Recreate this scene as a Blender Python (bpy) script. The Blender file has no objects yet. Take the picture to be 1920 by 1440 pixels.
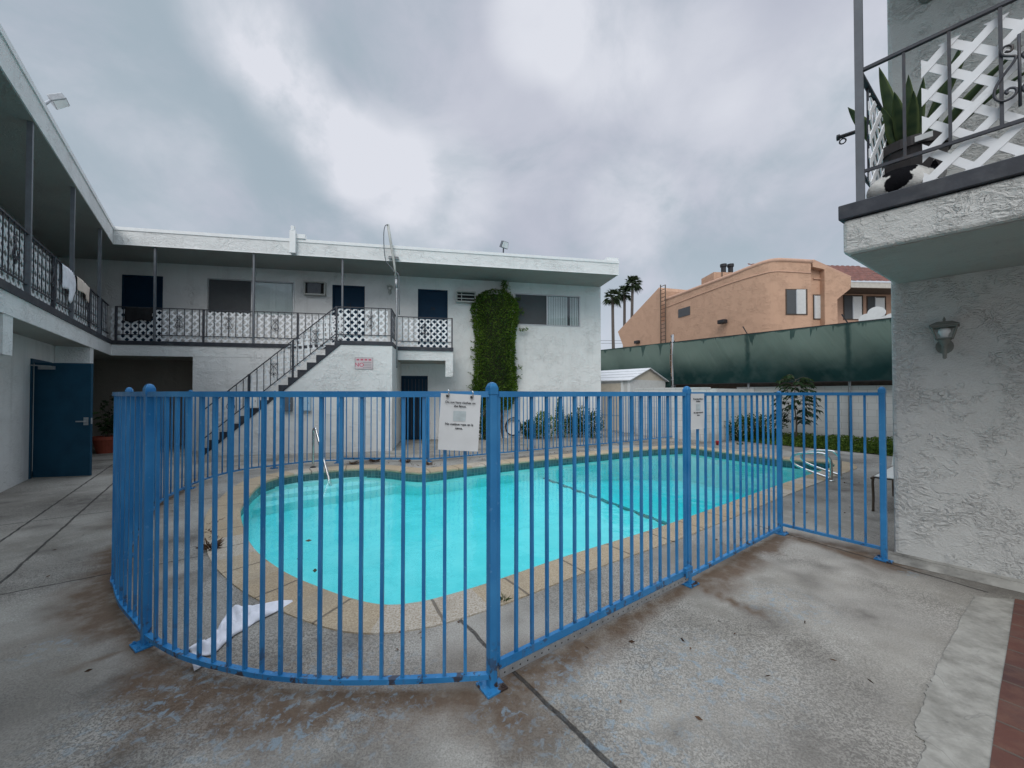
import bpy, math, random
import numpy as np
from mathutils import Vector
random.seed(7); rng = np.random.default_rng(7)
C = bpy.context.scene.collection
S = bpy.context.scene
PI = math.pi

# ------------------------------------------------------------------ camera
F = 721.0; CAMZ = 1.5; PITCH = math.radians(0.8); SHIFT = 0.00413
cd = bpy.data.cameras.new("camera"); cam = bpy.data.objects.new("camera", cd); C.objects.link(cam)
cam.location = (0, 0, CAMZ); cam.rotation_euler = (PI/2 + PITCH, 0, 0)
cd.sensor_width = 36; cd.lens = F/1920*36; cd.shift_y = SHIFT
cd.clip_start = 0.05; cd.clip_end = 3000
S.camera = cam

# ------------------------------------------------------------------ light
S.view_settings.view_transform = 'Standard'; S.view_settings.look = 'None'
S.view_settings.gamma = 1; S.view_settings.exposure = 0.14
SUN_EL, SUN_AZ = math.radians(43), math.radians(192)      # azimuth clockwise from +Y
W = bpy.data.worlds.new("World"); S.world = W; W.use_nodes = True
def NL(nt):
    nt.nodes.clear()
    def N(t, **k):
        n = nt.nodes.new(t)
        ins = k.pop('i', {})
        for a, v in k.items(): setattr(n, a, v)
        for a, v in ins.items():
            if isinstance(v, bpy.types.NodeSocket): nt.links.new(v, n.inputs[a])
            else: n.inputs[a].default_value = v
        return n
    return N
def MATH(N, op, a, b=None, c=None, clamp=False):
    i = {0: a}
    if b is not None: i[1] = b
    if c is not None: i[2] = c
    return N('ShaderNodeMath', operation=op, use_clamp=clamp, i=i).outputs[0]
def MAPR(N, v, a, b, c=0.0, d=1.0, smooth=False):
    return N('ShaderNodeMapRange', interpolation_type='SMOOTHSTEP' if smooth else 'LINEAR', i={0: v, 1: a, 2: b, 3: c, 4: d}).outputs[0]
def MIX(N, f, a, b, mode='MIX'):
    n = N('ShaderNodeMix', data_type='RGBA', blend_type=mode, i={0: f})
    for k, v in ((6, a), (7, b)):
        if isinstance(v, bpy.types.NodeSocket): n.id_data.links.new(v, n.inputs[k])
        else: n.inputs[k].default_value = (*v[:3], 1)
    return n.outputs[2]
def NOISE(N, vec, scale, detail=4, rough=0.5, dist=0.0):
    i = {'Scale': scale, 'Detail': detail, 'Roughness': rough, 'Distortion': dist}
    if vec is not None: i['Vector'] = vec
    return N('ShaderNodeTexNoise', i=i).outputs[0]

N = NL(W.node_tree)
tc = N('ShaderNodeTexCoord').outputs['Generated']
sep = N('ShaderNodeSeparateXYZ', i={0: tc})
dx, dy, dz = sep.outputs[0], sep.outputs[1], sep.outputs[2]
zc = MATH(N, 'ADD', MATH(N, 'MAXIMUM', dz, 0.0), 0.60)
pv = N('ShaderNodeCombineXYZ', i={0: MATH(N, 'DIVIDE', dx, zc), 1: MATH(N, 'DIVIDE', dy, zc), 2: 0.37}).outputs[0]
n1 = NOISE(N, pv, 2.1, 7, 0.55, 0.25)
n3 = NOISE(N, pv, 5.0, 7, .58, .35)
n2 = NOISE(N, N('ShaderNodeVectorMath', operation='ADD', i={0: pv, 1: (5.3, 2.1, 0)}).outputs[0], 1.5, 4, 0.5, 0.2)
bright = MAPR(N, n1, 0.44, 0.72, 0, 1, True)
# brighter breaks in the overcast, given by their directions in the sky
def blob(d, r0, r1):
    v = Vector(d).normalized()
    dp = N('ShaderNodeVectorMath', operation='DOT_PRODUCT', i={0: tc, 1: tuple(v)}).outputs['Value']
    return MAPR(N, dp, math.cos(r1), math.cos(r0), 0, 1, True)
def pdir(px, py):
    u, v = (px-960)/F, (727.9-py)/F
    return (u, math.cos(PITCH)-v*math.sin(PITCH), math.sin(PITCH)+v*math.cos(PITCH))
acc = None
for px, py, r, a in ((1010, 40, .08, .60), (1130, 110, .09, .5), (460, 40, .08, .65), (520, 120, .07, .65), (560, 200, .07, .65), (640, 285, .08, .55),
                     (720, 320, .10, .4), (820, 370, .12, .45), (1180, 400, .10, .4), (1470, 260, .13, .25), (1300, 140, .1, .3), (1900, 60, .2, .3), (250, 360, .15, .15)):
    b = MATH(N, 'MULTIPLY', blob(pdir(px, py), 0.0, r*1.5), a)
    acc = b if acc is None else MATH(N, 'ADD', acc, b)
acc = MATH(N, 'MULTIPLY', acc, MAPR(N, MATH(N, 'ADD', MATH(N, 'MULTIPLY', n1, .6), MATH(N, 'MULTIPLY', n3, .4)), 0.38, 0.58, 0.15, 1.35))
tot = MATH(N, 'ADD', MATH(N, 'MULTIPLY', MATH(N, 'MULTIPLY', bright, MAPR(N, n3, .35, .62, .1, 1.5)), 0.22), acc, clamp=True)
lm = MATH(N, 'ADD', MATH(N, 'MULTIPLY', n2, .5), MATH(N, 'MULTIPLY', n3, .5))
low = MIX(N, MAPR(N, lm, .40, .62, 0, 1, True), (.345, .42, .485), (.455, .48, .565))
hor = MAPR(N, dz, 0.0, 0.40, 1, 0, True)
low = MIX(N, MATH(N, 'MULTIPLY', hor, .80), low, (.60, .645, .725))
cl = MIX(N, tot, low, (.68, .70, .765))
ov = MATH(N, 'ADD', MAPR(N, dz, .75, .97, 1, 4.2, True), MAPR(N, dy, .0, -.7, 0, .3, True))
cl = N('ShaderNodeVectorMath', operation='SCALE', i={0: cl, 'Scale': ov}).outputs[0]
sky = N('ShaderNodeTexSky', sky_type='NISHITA', sun_disc=False, sun_elevation=SUN_EL, sun_rotation=SUN_AZ)
bg1 = N('ShaderNodeBackground', i={0: sky.outputs[0], 1: 0.05})
bg2 = N('ShaderNodeBackground', i={0: cl, 1: 1.0})
mx = N('ShaderNodeMixShader', i={0: .96, 1: bg1.outputs[0], 2: bg2.outputs[0]})
N('ShaderNodeOutputWorld', i={0: mx.outputs[0]})
sl = bpy.data.lights.new("sun", 'SUN'); sl.energy = 1.5; sl.angle = math.radians(40); sl.color = (1, .97, .93)
so = bpy.data.objects.new("sun", sl); C.objects.link(so)
sd = Vector((math.sin(SUN_AZ)*math.cos(SUN_EL), math.cos(SUN_AZ)*math.cos(SUN_EL), math.sin(SUN_EL)))
so.rotation_euler = sd.to_track_quat('Z', 'Y').to_euler(); so.location = (0, -5, 20)
S.cycles.max_bounces = 8; S.cycles.transparent_max_bounces = 24; S.cycles.use_denoising = True

# ------------------------------------------------------------------ photo rays -> world points
def ray(px, py):
    return Vector(pdir(px, py))
def G(px, py, z=0.0):
    d = ray(px, py); t = (z-CAMZ)/d.z
    return Vector((d.x*t, d.y*t, z))
class Frame:
    """a along a wall line, b outward from it, z up"""
    def __init__(s, o, d):
        s.o = Vector((o[0], o[1], 0)); s.d = Vector((d[0], d[1], 0)).normalized()
        n = Vector((s.d.y, -s.d.x, 0)); s.n = n
    def flip(s): s.n = -s.n; return s
    def __call__(s, a, b=0.0, z=0.0):
        p = s.o + s.d*a + s.n*b; return Vector((p.x, p.y, z))
    def px(s, px, py, b=0.0):
        d = ray(px, py); d2 = Vector((d.x, d.y, 0))
        P = s.o + s.n*b
        t = P.dot(s.n)/d2.dot(s.n)
        q = Vector((0, 0, CAMZ)) + d*t
        return (Vector((q.x, q.y, 0))-s.o).dot(s.d), q.z
    def a_at(s, px, b=0.0): return s.px(px, 738, b)[0]

# ------------------------------------------------------------------ materials
MATS = {}
def newmat(name):
    m = bpy.data.materials.new(name); m.use_nodes = True; MATS[name] = m
    return m, NL(m.node_tree)
def out(N, sh): N('ShaderNodeOutputMaterial', i={0: sh})
def plain(name, col, rough=.6, metal=0.0, var=.10, scale=8.0, bump=0.0, bscale=60.0, spec=.5, dirt=None, dscale=2.0, dlo=.55, dhi=.75):
    m, N = newmat(name)
    pos = N('ShaderNodeNewGeometry').outputs['Position']
    n = NOISE(N, pos, scale, 5, .6)
    f = MAPR(N, n, .3, .7, 1-var, 1+var)
    c = N('ShaderNodeVectorMath', operation='SCALE', i={0: col, 'Scale': f}).outputs[0]
    if dirt:
        c = MIX(N, MAPR(N, NOISE(N, pos, dscale, 7, .65), dlo, dhi, 0, .8), c, dirt)
    i = {'Base Color': c, 'Roughness': rough, 'Metallic': metal, 'Specular IOR Level': spec}
    if bump:
        i['Normal'] = N('ShaderNodeBump', i={'Strength': bump, 'Distance': .004, 'Height': NOISE(N, pos, bscale, 4, .6)}).outputs[0]
    out(N, N('ShaderNodeBsdfPrincipled', i=i).outputs[0]); return m
def stucco(name, col, dark, relief=1.0, sc=1.0, dist=.012, rough=.9, flat=2.0):
    """trowelled stucco: flat areas, patches of short lapped ridges, a few long trowel edges"""
    m, N = newmat(name)
    pos = N('ShaderNodeNewGeometry').outputs['Position']
    p2 = N('ShaderNodeVectorMath', operation='MULTIPLY', i={0: pos, 1: (1, 1, flat)}).outputs[0]
    warp = N('ShaderNodeVectorMath', operation='ADD', i={0: p2, 1: N('ShaderNodeVectorMath', operation='SCALE', i={0: N('ShaderNodeTexNoise', i={'Vector': pos, 'Scale': 3.0*sc}).outputs[1], 'Scale': .5/sc}).outputs[0]}).outputs[0]
    lap = NOISE(N, warp, 11*sc, 3, .5, .4); lap = MATH(N, 'FRACT', MATH(N, 'MULTIPLY', lap, 4.0))
    lap = MATH(N, 'MULTIPLY', lap, MAPR(N, lap, 1.0, .90, 0, 1))
    msk = MAPR(N, NOISE(N, pos, 2.4*sc, 5, .6), .44, .57, 0, 1, True)
    a = NOISE(N, warp, 2.6*sc, 4, .5, .5)
    edge = MAPR(N, a, .49, .505, 0, 1); em = MAPR(N, NOISE(N, pos, 1.9*sc, 3), .50, .58, 0, 1, True)
    fine = NOISE(N, p2, 38*sc, 6, .65)
    h = MATH(N, 'ADD', MATH(N, 'MULTIPLY', MATH(N, 'MULTIPLY', lap, msk), .62), MATH(N, 'MULTIPLY', MATH(N, 'MULTIPLY', edge, em), .40))
    h = MATH(N, 'ADD', h, MATH(N, 'MULTIPLY', fine, .55))
    d = MAPR(N, NOISE(N, pos, 1.3, 8, .65), .5, .8, 0, .42)
    st = N('ShaderNodeVectorMath', operation='MULTIPLY', i={0: pos, 1: (5, 5, .35)}).outputs[0]
    d = MATH(N, 'ADD', d, MAPR(N, NOISE(N, st, 1.0, 6, .6), .56, .8, 0, .35))
    c = MIX(N, d, col, dark)
    bp = N('ShaderNodeBump', i={'Strength': relief, 'Distance': dist, 'Height': h}).outputs[0]
    out(N, N('ShaderNodeBsdfPrincipled', i={'Base Color': c, 'Roughness': rough, 'Normal': bp, 'Specular IOR Level': .25}).outputs[0]); return m

M_ST = stucco('white stucco', (.73, .735, .72), (.46, .47, .45), .8, .8, .02, flat=1.2)
M_STR = stucco('rough grey stucco', (.585, .585, .56), (.36, .36, .34), 1.0, 1.5, .018)
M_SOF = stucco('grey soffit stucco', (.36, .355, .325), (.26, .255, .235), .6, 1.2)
M_UPW = stucco('shade toned stucco', (.30, .31, .295), (.2, .21, .2), .6)  # darker copy of the white stucco, balcony shade put into its colour
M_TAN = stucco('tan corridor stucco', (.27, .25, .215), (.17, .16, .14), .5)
M_STD = stucco('weathered stucco', (.66, .67, .65), (.36, .37, .35), .75)
M_PEACH = stucco('peach stucco', (.56, .355, .245), (.49, .305, .21), .8, .9, .025)
M_TRIM = plain('charcoal trim', (.028, .032, .042), .55, var=.25, dirt=(.09, .09, .09), bump=.2)
M_IRON = plain('dark railing iron', (.035, .038, .048), .5, .0, var=.3, scale=25, dirt=(.08, .06, .05), dscale=9)
M_POSTG = plain('grey post paint', (.12, .13, .145), .5, var=.15)
M_LATT = plain('white lattice', (.80, .81, .82), .5, var=.04, dirt=(.5, .5, .48), dscale=5, dlo=.6, dhi=.9)
M_DOOR = plain('navy door paint', (.008, .030, .060), .65, var=.12, scale=3, bump=.1, spec=.15)
M_DOOR2 = plain('dark teal door paint', (.009, .052, .092), .6, var=.2, scale=3, bump=.1, spec=.2)
M_DARK = plain('dark interior', (.02, .02, .02), .9)
M_FRAME = plain('aluminium', (.48, .49, .5), .4, .7, var=.06)
M_STEEL = plain('stainless steel', (.62, .61, .58), .22, 1.0, var=.1, bump=.05)
M_GALV = plain('galvanised steel', (.36, .37, .38), .5, .6, var=.2, scale=20)
M_BLIND = plain('vertical blind', (.80, .81, .80), .6, var=.04)
M_SCREEN = plain('insect screen', (.075, .08, .085), .8, var=.06)
M_WHITE = plain('white paint', (.74, .75, .74), .55, var=.05, dirt=(.5, .5, .47), dlo=.6, dhi=.85)
M_BLOCK = None
M_RED = plain('red sign ink', (.55, .10, .16), .6)
M_INK = plain('black ink', (.03, .03, .035), .7)
M_GREYINK = plain('grey ink', (.32, .30, .31), .7)
M_SIGN = plain('pale sign face', (.60, .52, .53), .5, var=.06)
M_PLASTIC = plain('clear plastic sleeve paper', (.66, .67, .67), .3, var=.05, spec=.6)
M_CARD = plain('pale printed photo', (.46, .52, .53), .4, var=.15, scale=30)
M_CLOTH = plain('white terry cloth', (.74, .74, .78), .95, var=.1, bump=.6, bscale=180, dirt=(.5, .48, .5), dscale=9)
M_CREAM = plain('cream cloth', (.66, .56, .47), .95, var=.08, bump=.4, bscale=150)
M_BLACK = plain('black fabric', (.006, .006, .007), .95)
M_POT = plain('terracotta', (.30, .065, .035), .75, var=.15)
M_POTD = plain('dark plastic pot', (.035, .03, .03), .5, var=.2)
M_CUP = plain('red plastic cup', (.42, .012, .02), .35)
M_RUB = plain('black rubber', (.015, .015, .018), .6)
M_BARK = plain('bark', (.10, .075, .055), .9, var=.3, scale=20, bump=.6)
M_PALMB = plain('palm trunk bark', (.10, .085, .075), .9, var=.3)
M_CHARD = plain('brown steel tube', (.12, .085, .06), .5, .3, var=.2)
M_SLING = plain('white sling', (.68, .67, .62), .7, var=.06)
M_KERB = plain('stained cement', (.33, .32, .29), .85, var=.25, scale=5, bump=.5, bscale=50, dirt=(.06, .06, .055), dscale=2.2, dlo=.42, dhi=.6)
M_WOOD = plain('weathered brown board', (.085, .06, .045), .85, var=.3, scale=6)
M_SHEDROOF = plain('pale shed roofing', (.62, .63, .64), .6, var=.08)
M_SHEDW = plain('shed siding', (.60, .60, .58), .7, var=.07)
M_SHEDG = plain('beige shed gable', (.55, .49, .40), .7, var=.07)
M_PEACHT = plain('peach trim', (.50, .31, .22), .8)
M_LAMPD = plain('aged lamp metal', (.17, .175, .155), .5, var=.2)
M_LAMPW = plain('off white lamp metal', (.42, .43, .40), .45, var=.1)
M_EAVE = plain('cream eave paint', (.50, .47, .42), .7)
M_TILE_R = plain('roof tile brown', (.155, .058, .042), .7, var=.4, scale=3.5, dirt=(.10, .06, .05), dscale=6)

def glassmat():
    m, N = newmat('window glass')
    fr = N('ShaderNodeFresnel', i={0: 1.5}).outputs[0]
    g = N('ShaderNodeBsdfGlossy', i={0: (.95, .97, 1, 1), 1: .03})
    t = N('ShaderNodeBsdfTransparent', i={0: (.90, .93, .93, 1)})
    out(N, N('ShaderNodeMixShader', i={0: MATH(N, 'MULTIPLY', fr, .8), 1: t.outputs[0], 2: g.outputs[0]}).outputs[0]); return m
M_GLASS = glassmat()
def bluemat():
    m, N = newmat('blue fence paint')
    pos = N('ShaderNodeNewGeometry').outputs['Position']
    c = MIX(N, MAPR(N, NOISE(N, pos, 3.5, 5), .35, .7), (.012, .152, .37), (.038, .23, .485))
    sepz = N('ShaderNodeSeparateXYZ', i={0: pos}).outputs[2]
    chip = MAPR(N, NOISE(N, pos, 38, 3, .5), .66, .70, 0, 1)
    lowm = MAPR(N, sepz, .26, .04, 0, 1)
    chip2 = MATH(N, 'MULTIPLY', MAPR(N, NOISE(N, pos, 16, 4, .6), .56, .61, 0, 1), lowm)
    c = MIX(N, MATH(N, 'MULTIPLY', chip, .30), c, (.18, .36, .6))
    run = MATH(N, 'MULTIPLY', MAPR(N, NOISE(N, N('ShaderNodeVectorMath', operation='MULTIPLY', i={0: pos, 1: (30, 30, 2.5)}).outputs[0], 1, 4, .6), .58, .72, 0, .65), MAPR(N, sepz, .9, .05, .1, 1))
    c = MIX(N, run, c, (.10, .075, .06))
    c = MIX(N, MAPR(N, NOISE(N, pos, 1.1, 5, .6), .5, .75, 0, .35), c, (.06, .20, .38))
    c = MIX(N, chip2, c, (.045, .03, .025))
    r = MAPR(N, NOISE(N, pos, 9, 4), .3, .7, .28, .5)
    bp = N('ShaderNodeBump', i={'Strength': .25, 'Distance': .003, 'Height': NOISE(N, pos, 30, 4)}).outputs[0]
    out(N, N('ShaderNodeBsdfPrincipled', i={'Base Color': c, 'Roughness': r, 'Normal': bp}).outputs[0]); return m
M_BLUE = bluemat()
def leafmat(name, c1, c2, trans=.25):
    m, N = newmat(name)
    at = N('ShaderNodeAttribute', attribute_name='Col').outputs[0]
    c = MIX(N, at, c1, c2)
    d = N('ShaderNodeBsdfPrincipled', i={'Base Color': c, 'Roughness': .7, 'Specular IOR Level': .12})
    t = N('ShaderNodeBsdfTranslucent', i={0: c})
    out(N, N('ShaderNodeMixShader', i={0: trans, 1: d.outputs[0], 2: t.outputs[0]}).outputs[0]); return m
M_VINE = leafmat('vine leaf', (.030, .075, .012), (.16, .26, .038))
M_BUSH = leafmat('bush leaf', (.018, .042, .008), (.075, .12, .022))
M_TREE = leafmat('tree leaf', (.012, .028, .014), (.055, .095, .035))
M_COVER = leafmat('ground cover leaf', (.035, .075, .012), (.13, .19, .03))
M_PALM = leafmat('palm leaf', (.02, .035, .018), (.07, .095, .045), .15)
M_DRYL = leafmat('dry leaf', (.05, .03, .02), (.17, .10, .06), .1)
M_SNAKE = leafmat('snake plant leaf', (.012, .03, .016), (.10, .135, .05), .05)

# ------------------------------------------------------------------ mesh helper
def wloc(o):
    v = Vector((0, 0, 0))
    while o is not None: v += o.location; o = o.parent
    return v
class MB:
    def __init__(s): s.v = []; s.f = []; s.mi = []; s.uv = None; s.cur = 0
    def add(s, vs, fs):
        k = len(s.v); s.v += [tuple(p) for p in vs]
        for f in fs: s.f.append(tuple(i+k for i in f)); s.mi.append(s.cur)
    def hexa(s, p):      # 8 corners: bottom 4 ccw, top 4
        s.add(p, [(3, 2, 1, 0), (4, 5, 6, 7), (0, 1, 5, 4), (1, 2, 6, 5), (2, 3, 7, 6), (3, 0, 4, 7)])
    def fbox(s, F_, a0, a1, b0, b1, z0, z1):
        s.hexa([F_(a0, b0, z0), F_(a1, b0, z0), F_(a1, b1, z0), F_(a0, b1, z0), F_(a0, b0, z1), F_(a1, b0, z1), F_(a1, b1, z1), F_(a0, b1, z1)])
    def box(s, x0, x1, y0, y1, z0, z1): s.fbox(lambda a, b, z: Vector((a, b, z)), x0, x1, y0, y1, z0, z1)
    def prism(s, poly, z0, z1):
        n = len(poly)
        s.add([(p[0], p[1], z0) for p in poly]+[(p[0], p[1], z1) for p in poly],
              [tuple(range(n))[::-1], tuple(range(n, 2*n))]+[(i, (i+1) % n, (i+1) % n+n, i+n) for i in range(n)])
    def fprism(s, F_, az, b0, b1):    # polygon in (a,z), extruded in b
        n = len(az)
        s.add([F_(a, b0, z) for a, z in az]+[F_(a, b1, z) for a, z in az],
              [tuple(range(n))[::-1], tuple(range(n, 2*n))]+[(i, (i+1) % n, (i+1) % n+n, i+n) for i in range(n)])
    def quad(s, *p): s.add(p, [tuple(range(len(p)))])
    def bar(s, p, q, w, h=None, up=(0, 0, 1)):
        h = h or w; p = Vector(p); q = Vector(q); d = (q-p).normalized(); u = Vector(up)
        if abs(d.dot(u)) > .98: u = Vector((0, 1, 0))
        r = d.cross(u).normalized()*(w/2); u = r.cross(d).normalized()*(h/2)
        s.hexa([p-r-u, p+r-u, q+r-u, q-r-u, p-r+u, p+r+u, q+r+u, q-r+u])
    def tube(s, pts, r, n=8, cap=True):
        pts = [Vector(p) for p in pts]; m = len(pts); rs = r if isinstance(r, (list, tuple)) else [r]*m
        t0 = (pts[1]-pts[0]).normalized(); u = Vector((0, 0, 1)) if abs(t0.z) < .9 else Vector((1, 0, 0))
        u = (u-t0*u.dot(t0)).normalized(); vs = []
        for i in range(m):
            t = ((pts[min(i+1, m-1)]-pts[max(i-1, 0)])).normalized()
            u = (u-t*u.dot(t)).normalized(); w = t.cross(u)
            for j in range(n):
                a = 2*PI*j/n; vs.append(pts[i]+(u*math.cos(a)+w*math.sin(a))*rs[i])
        fs = [(i*n+j, i*n+(j+1) % n, (i+1)*n+(j+1) % n, (i+1)*n+j) for i in range(m-1) for j in range(n)]
        if cap: fs += [tuple(range(n))[::-1], tuple(range((m-1)*n, m*n))]
        s.add(vs, fs)
    def lathe(s, c, prof, n=16, sx=1.0, sy=1.0):
        c = Vector(c); vs = []; m = len(prof)
        for r, z in prof:
            for j in range(n):
                a = 2*PI*j/n; vs.append(c+Vector((r*math.cos(a)*sx, r*math.sin(a)*sy, z)))
        fs = [(i*n+j, i*n+(j+1) % n, (i+1)*n+(j+1) % n, (i+1)*n+j) for i in range(m-1) for j in range(n)]
        fs += [tuple(range(n))[::-1], tuple(range((m-1)*n, m*n))]
        s.add(vs, fs)
    def build(s, name, mat, parent=None, base=None, smooth=False, bevel=0.0, col=None):
        me = bpy.data.meshes.new(name); off = wloc(parent) if parent else Vector(base) if base is not None else Vector((0, 0, 0))
        va = np.array(s.v, dtype=float)-np.array(off)
        me.from_pydata(va.tolist(), [], s.f)
        mats = mat if isinstance(mat, (list, tuple)) else [mat]
        for m in mats: me.materials.append(m)
        if len(mats) > 1: me.polygons.foreach_set('material_index', s.mi)
        if smooth: me.polygons.foreach_set('use_smooth', [True]*len(s.f))
        if s.uv is not None:
            ul = me.uv_layers.new(name='UVMap')
            for l in me.loops: ul.data[l.index].uv = s.uv[l.vertex_index]
        me.update()
        o = bpy.data.objects.new(name, me); C.objects.link(o)
        if parent: o.parent = parent
        else: o.location = off
        if bevel:
            b = o.modifiers.new('b', 'BEVEL'); b.width = bevel; b.segments = 2; b.limit_method = 'ANGLE'
        return o
def tag(o, label=None, cat=None, group=None, kind=None):
    if label: o['label'] = label
    if cat: o['category'] = cat
    if group: o['group'] = group
    if kind: o['kind'] = kind
    return o
def empty(name, loc, label, cat, group=None):
    o = bpy.data.objects.new(name, None); C.objects.link(o); o.location = loc; o.empty_display_size = .2
    return tag(o, label, cat, group)
def text(s, F_, a, z, b, size, mat, parent, align='CENTER', name='lettering', bold=0.0):
    from mathutils import Matrix
    cu = bpy.data.curves.new('glyphs', 'FONT'); cu.body = s; cu.size = size; cu.align_x = align; cu.align_y = 'CENTER'; cu.extrude = .0006; cu.offset = bold
    t = bpy.data.objects.new('glyphs', cu); C.objects.link(t)
    bpy.context.view_layer.update()
    me = bpy.data.meshes.new_from_object(t.evaluated_get(bpy.context.evaluated_depsgraph_get()))
    bpy.data.objects.remove(t); me.materials.clear(); me.materials.append(mat); me.name = name
    o = bpy.data.objects.new(name, me); C.objects.link(o)
    R = Matrix((F_.d, getattr(F_, 'up', Vector((0, 0, 1))), F_.n)).transposed()
    me.transform(R.to_4x4()); p = F_(a, b, z)
    me.transform(Matrix.Translation(p-wloc(parent))); o.parent = parent; return o
def dedup(seq, eps=1e-4):
    r = []
    for p in seq:
        if not r or (Vector(p)-Vector(r[-1])).length > eps: r.append(p)
    return r
def catmull(P, k=6, closed=False):
    P = [Vector(p) for p in P]; n = len(P); o = []
    for i in range(n if closed else n-1):
        g = lambda j: P[j % n] if closed else P[min(max(j, 0), n-1)]
        p0, p1, p2, p3 = g(i-1), g(i), g(i+1), g(i+2)
        for t in range(k):
            t /= k
            o.append(.5*((2*p1)+(-p0+p2)*t+(2*p0-5*p1+4*p2-p3)*t*t+(-p0+3*p1-3*p2+p3)*t**3))
    if not closed: o.append(P[-1])
    return o
def clip(poly, n, d):      # keep n.p <= d
    o = []
    for i in range(len(poly)):
        p, q = poly[i], poly[(i+1) % len(poly)]; dp, dq = n[0]*p[0]+n[1]*p[1]-d, n[0]*q[0]+n[1]*q[1]-d
        if dp <= 0: o.append(p)
        if dp*dq < 0:
            t = dp/(dp-dq); o.append((p[0]+(q[0]-p[0])*t, p[1]+(q[1]-p[1])*t))
    return o
def lattice(F_, poly, b, pitch=.128, w=.047, ang=45, th=.006):
    """two crossing layers of flat slats, cut to a convex polygon in (a,z)"""
    mb = MB()
    ar = sum(poly[i][0]*poly[(i+1) % len(poly)][1]-poly[(i+1) % len(poly)][0]*poly[i][1] for i in range(len(poly)))
    pc = poly if ar > 0 else poly[::-1]
    for layer, an in enumerate((ang, ang+90)):
        an = math.radians(an); n = (math.cos(an), math.sin(an))
        ds = [n[0]*p[0]+n[1]*p[1] for p in pc]
        k = math.floor(min(ds)/pitch)
        while k*pitch-w < max(ds):
            c = k*pitch; q = clip(clip(pc, n, c+w/2), (-n[0], -n[1]), -(c-w/2)); k += 1
            q2 = []
            for p in q:
                if not q2 or math.dist(p, q2[-1]) > 1e-3: q2.append(p)
            if len(q2) > 2 and math.dist(q2[0], q2[-1]) < 1e-3: q2.pop()
            if len(q2) >= 3: mb.fprism(F_, q2, b+layer*(th+.0005), b+layer*(th+.0005)+th)
    return mb
def scroll(F_, a, z, b, s=1.0, r=.006, shear=0.0):
    """heart shaped wrought iron scroll, two mirrored S curves"""
    mb = MB()
    half = [(.047, .135), (.030, .125), (.022, .140), (.030, .160), (.050, .163), (.062, .145), (.055, .118), (.030, .098), (.012, .085), (.018, .060), (.045, .020), (.075, -.030), (.088, -.075), (.082, -.115),
            (.058, -.140), (.030, -.138), (.012, -.118), (.014, -.092), (.034, -.080), (.048, -.094), (.040, -.108)]
    for sg in (-1, 1):
        P = catmull([(p, q, 0) for p, q in half], 3)
        mb.tube([F_(a+sg*p.x*s, b, z+p.y*s) for p in P], r, 6)
    mb.tube([F_(a, b, z-.2*s), F_(a, b, z+.2*s)], r, 6)
    return mb
def leaves(pts, dirs, L, Wd, droop=0.15, cols=None):
    """one folded diamond blade per point"""
    n = len(pts); pts = np.asarray(pts, float); d = np.asarray(dirs, float); d /= np.linalg.norm(d, axis=1)[:, None]+1e-9
    r = rng.normal(size=(n, 3)); s = np.cross(d, r); s /= np.linalg.norm(s, axis=1)[:, None]+1e-9
    L = np.broadcast_to(np.asarray(L, float), (n,))[:, None]; Wd = np.broadcast_to(np.asarray(Wd, float), (n,))[:, None]
    tip = pts+d*L; tip[:, 2] -= droop*L[:, 0]; mid = pts+d*L*.5
    V = np.stack([pts, mid+s*Wd*.5, tip, mid-s*Wd*.5], 1).reshape(-1, 3)
    return V, np.arange(4*n).reshape(n, 4), (rng.random(n) if cols is None else cols)
def leafobj(name, parts, mat, parent=None, base=None):
    V = np.concatenate([p[0] for p in parts]); k = 0; Fs = []; cs = []
    for p in parts: Fs.append(p[1]+k); k += len(p[0]); cs.append(np.repeat(p[2], 4))
    Fs = np.concatenate(Fs); cs = np.concatenate(cs)
    off = np.array(wloc(parent) if parent else base if base is not None else (0, 0, 0), float)
    me = bpy.data.meshes.new(name); me.from_pydata((V-off).tolist(), [], Fs.tolist()); me.materials.append(mat)
    at = me.color_attributes.new('Col', 'FLOAT_COLOR', 'POINT')
    at.data.foreach_set('color', np.stack([cs, cs, cs, np.ones_like(cs)], 1).ravel())
    o = bpy.data.objects.new(name, me); C.objects.link(o)
    if parent: o.parent = parent
    else: o.location = off
    return o
# ------------------------------------------------------------------ ground, deck, pool
dL = Vector((-.620, .784, 0)); nLv = Vector((.784, .620, 0)); dB = Vector((.9828, .1848, 0))
POOLPX = [(447,962),(455,995),(471,1025),(498,1050),(541,1077),(606,1104),(650,1119),(695,1130),(735,1133),(775,1129),(820,1120),(919,1091),
          (1068,1040),(1214,995),(1305,964),(1468,906),(1550,879),(1567,873),(1565,868),(1552,865),(1487,861),(1413,853),(1313,840),(1288,837.5),(1274,837.5),(1197,842),
          (1128,849),(1014,860),(900,872),(825,881),(795,884),(770,883),(750,881),(729,878.5),(694,876.5),(648,878),(575,884),(530,891),(500,899),(480,911),(462,931),(451,946)]
inner = [Vector((p.x, p.y, 0)) for p in (G(*q, .01) for q in POOLPX)]
inner = catmull(inner, 5, True)
area = sum(inner[i].x*inner[(i+1) % len(inner)].y-inner[(i+1) % len(inner)].x*inner[i].y for i in range(len(inner)))
if area < 0: inner = inner[::-1]
def offset(P, o):
    n = len(P); r = []
    for i in range(n):
        t = (P[(i+2) % n]-P[i-2]).normalized(); r.append(P[i]+Vector((t.y, -t.x, 0))*o)
    return r
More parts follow.
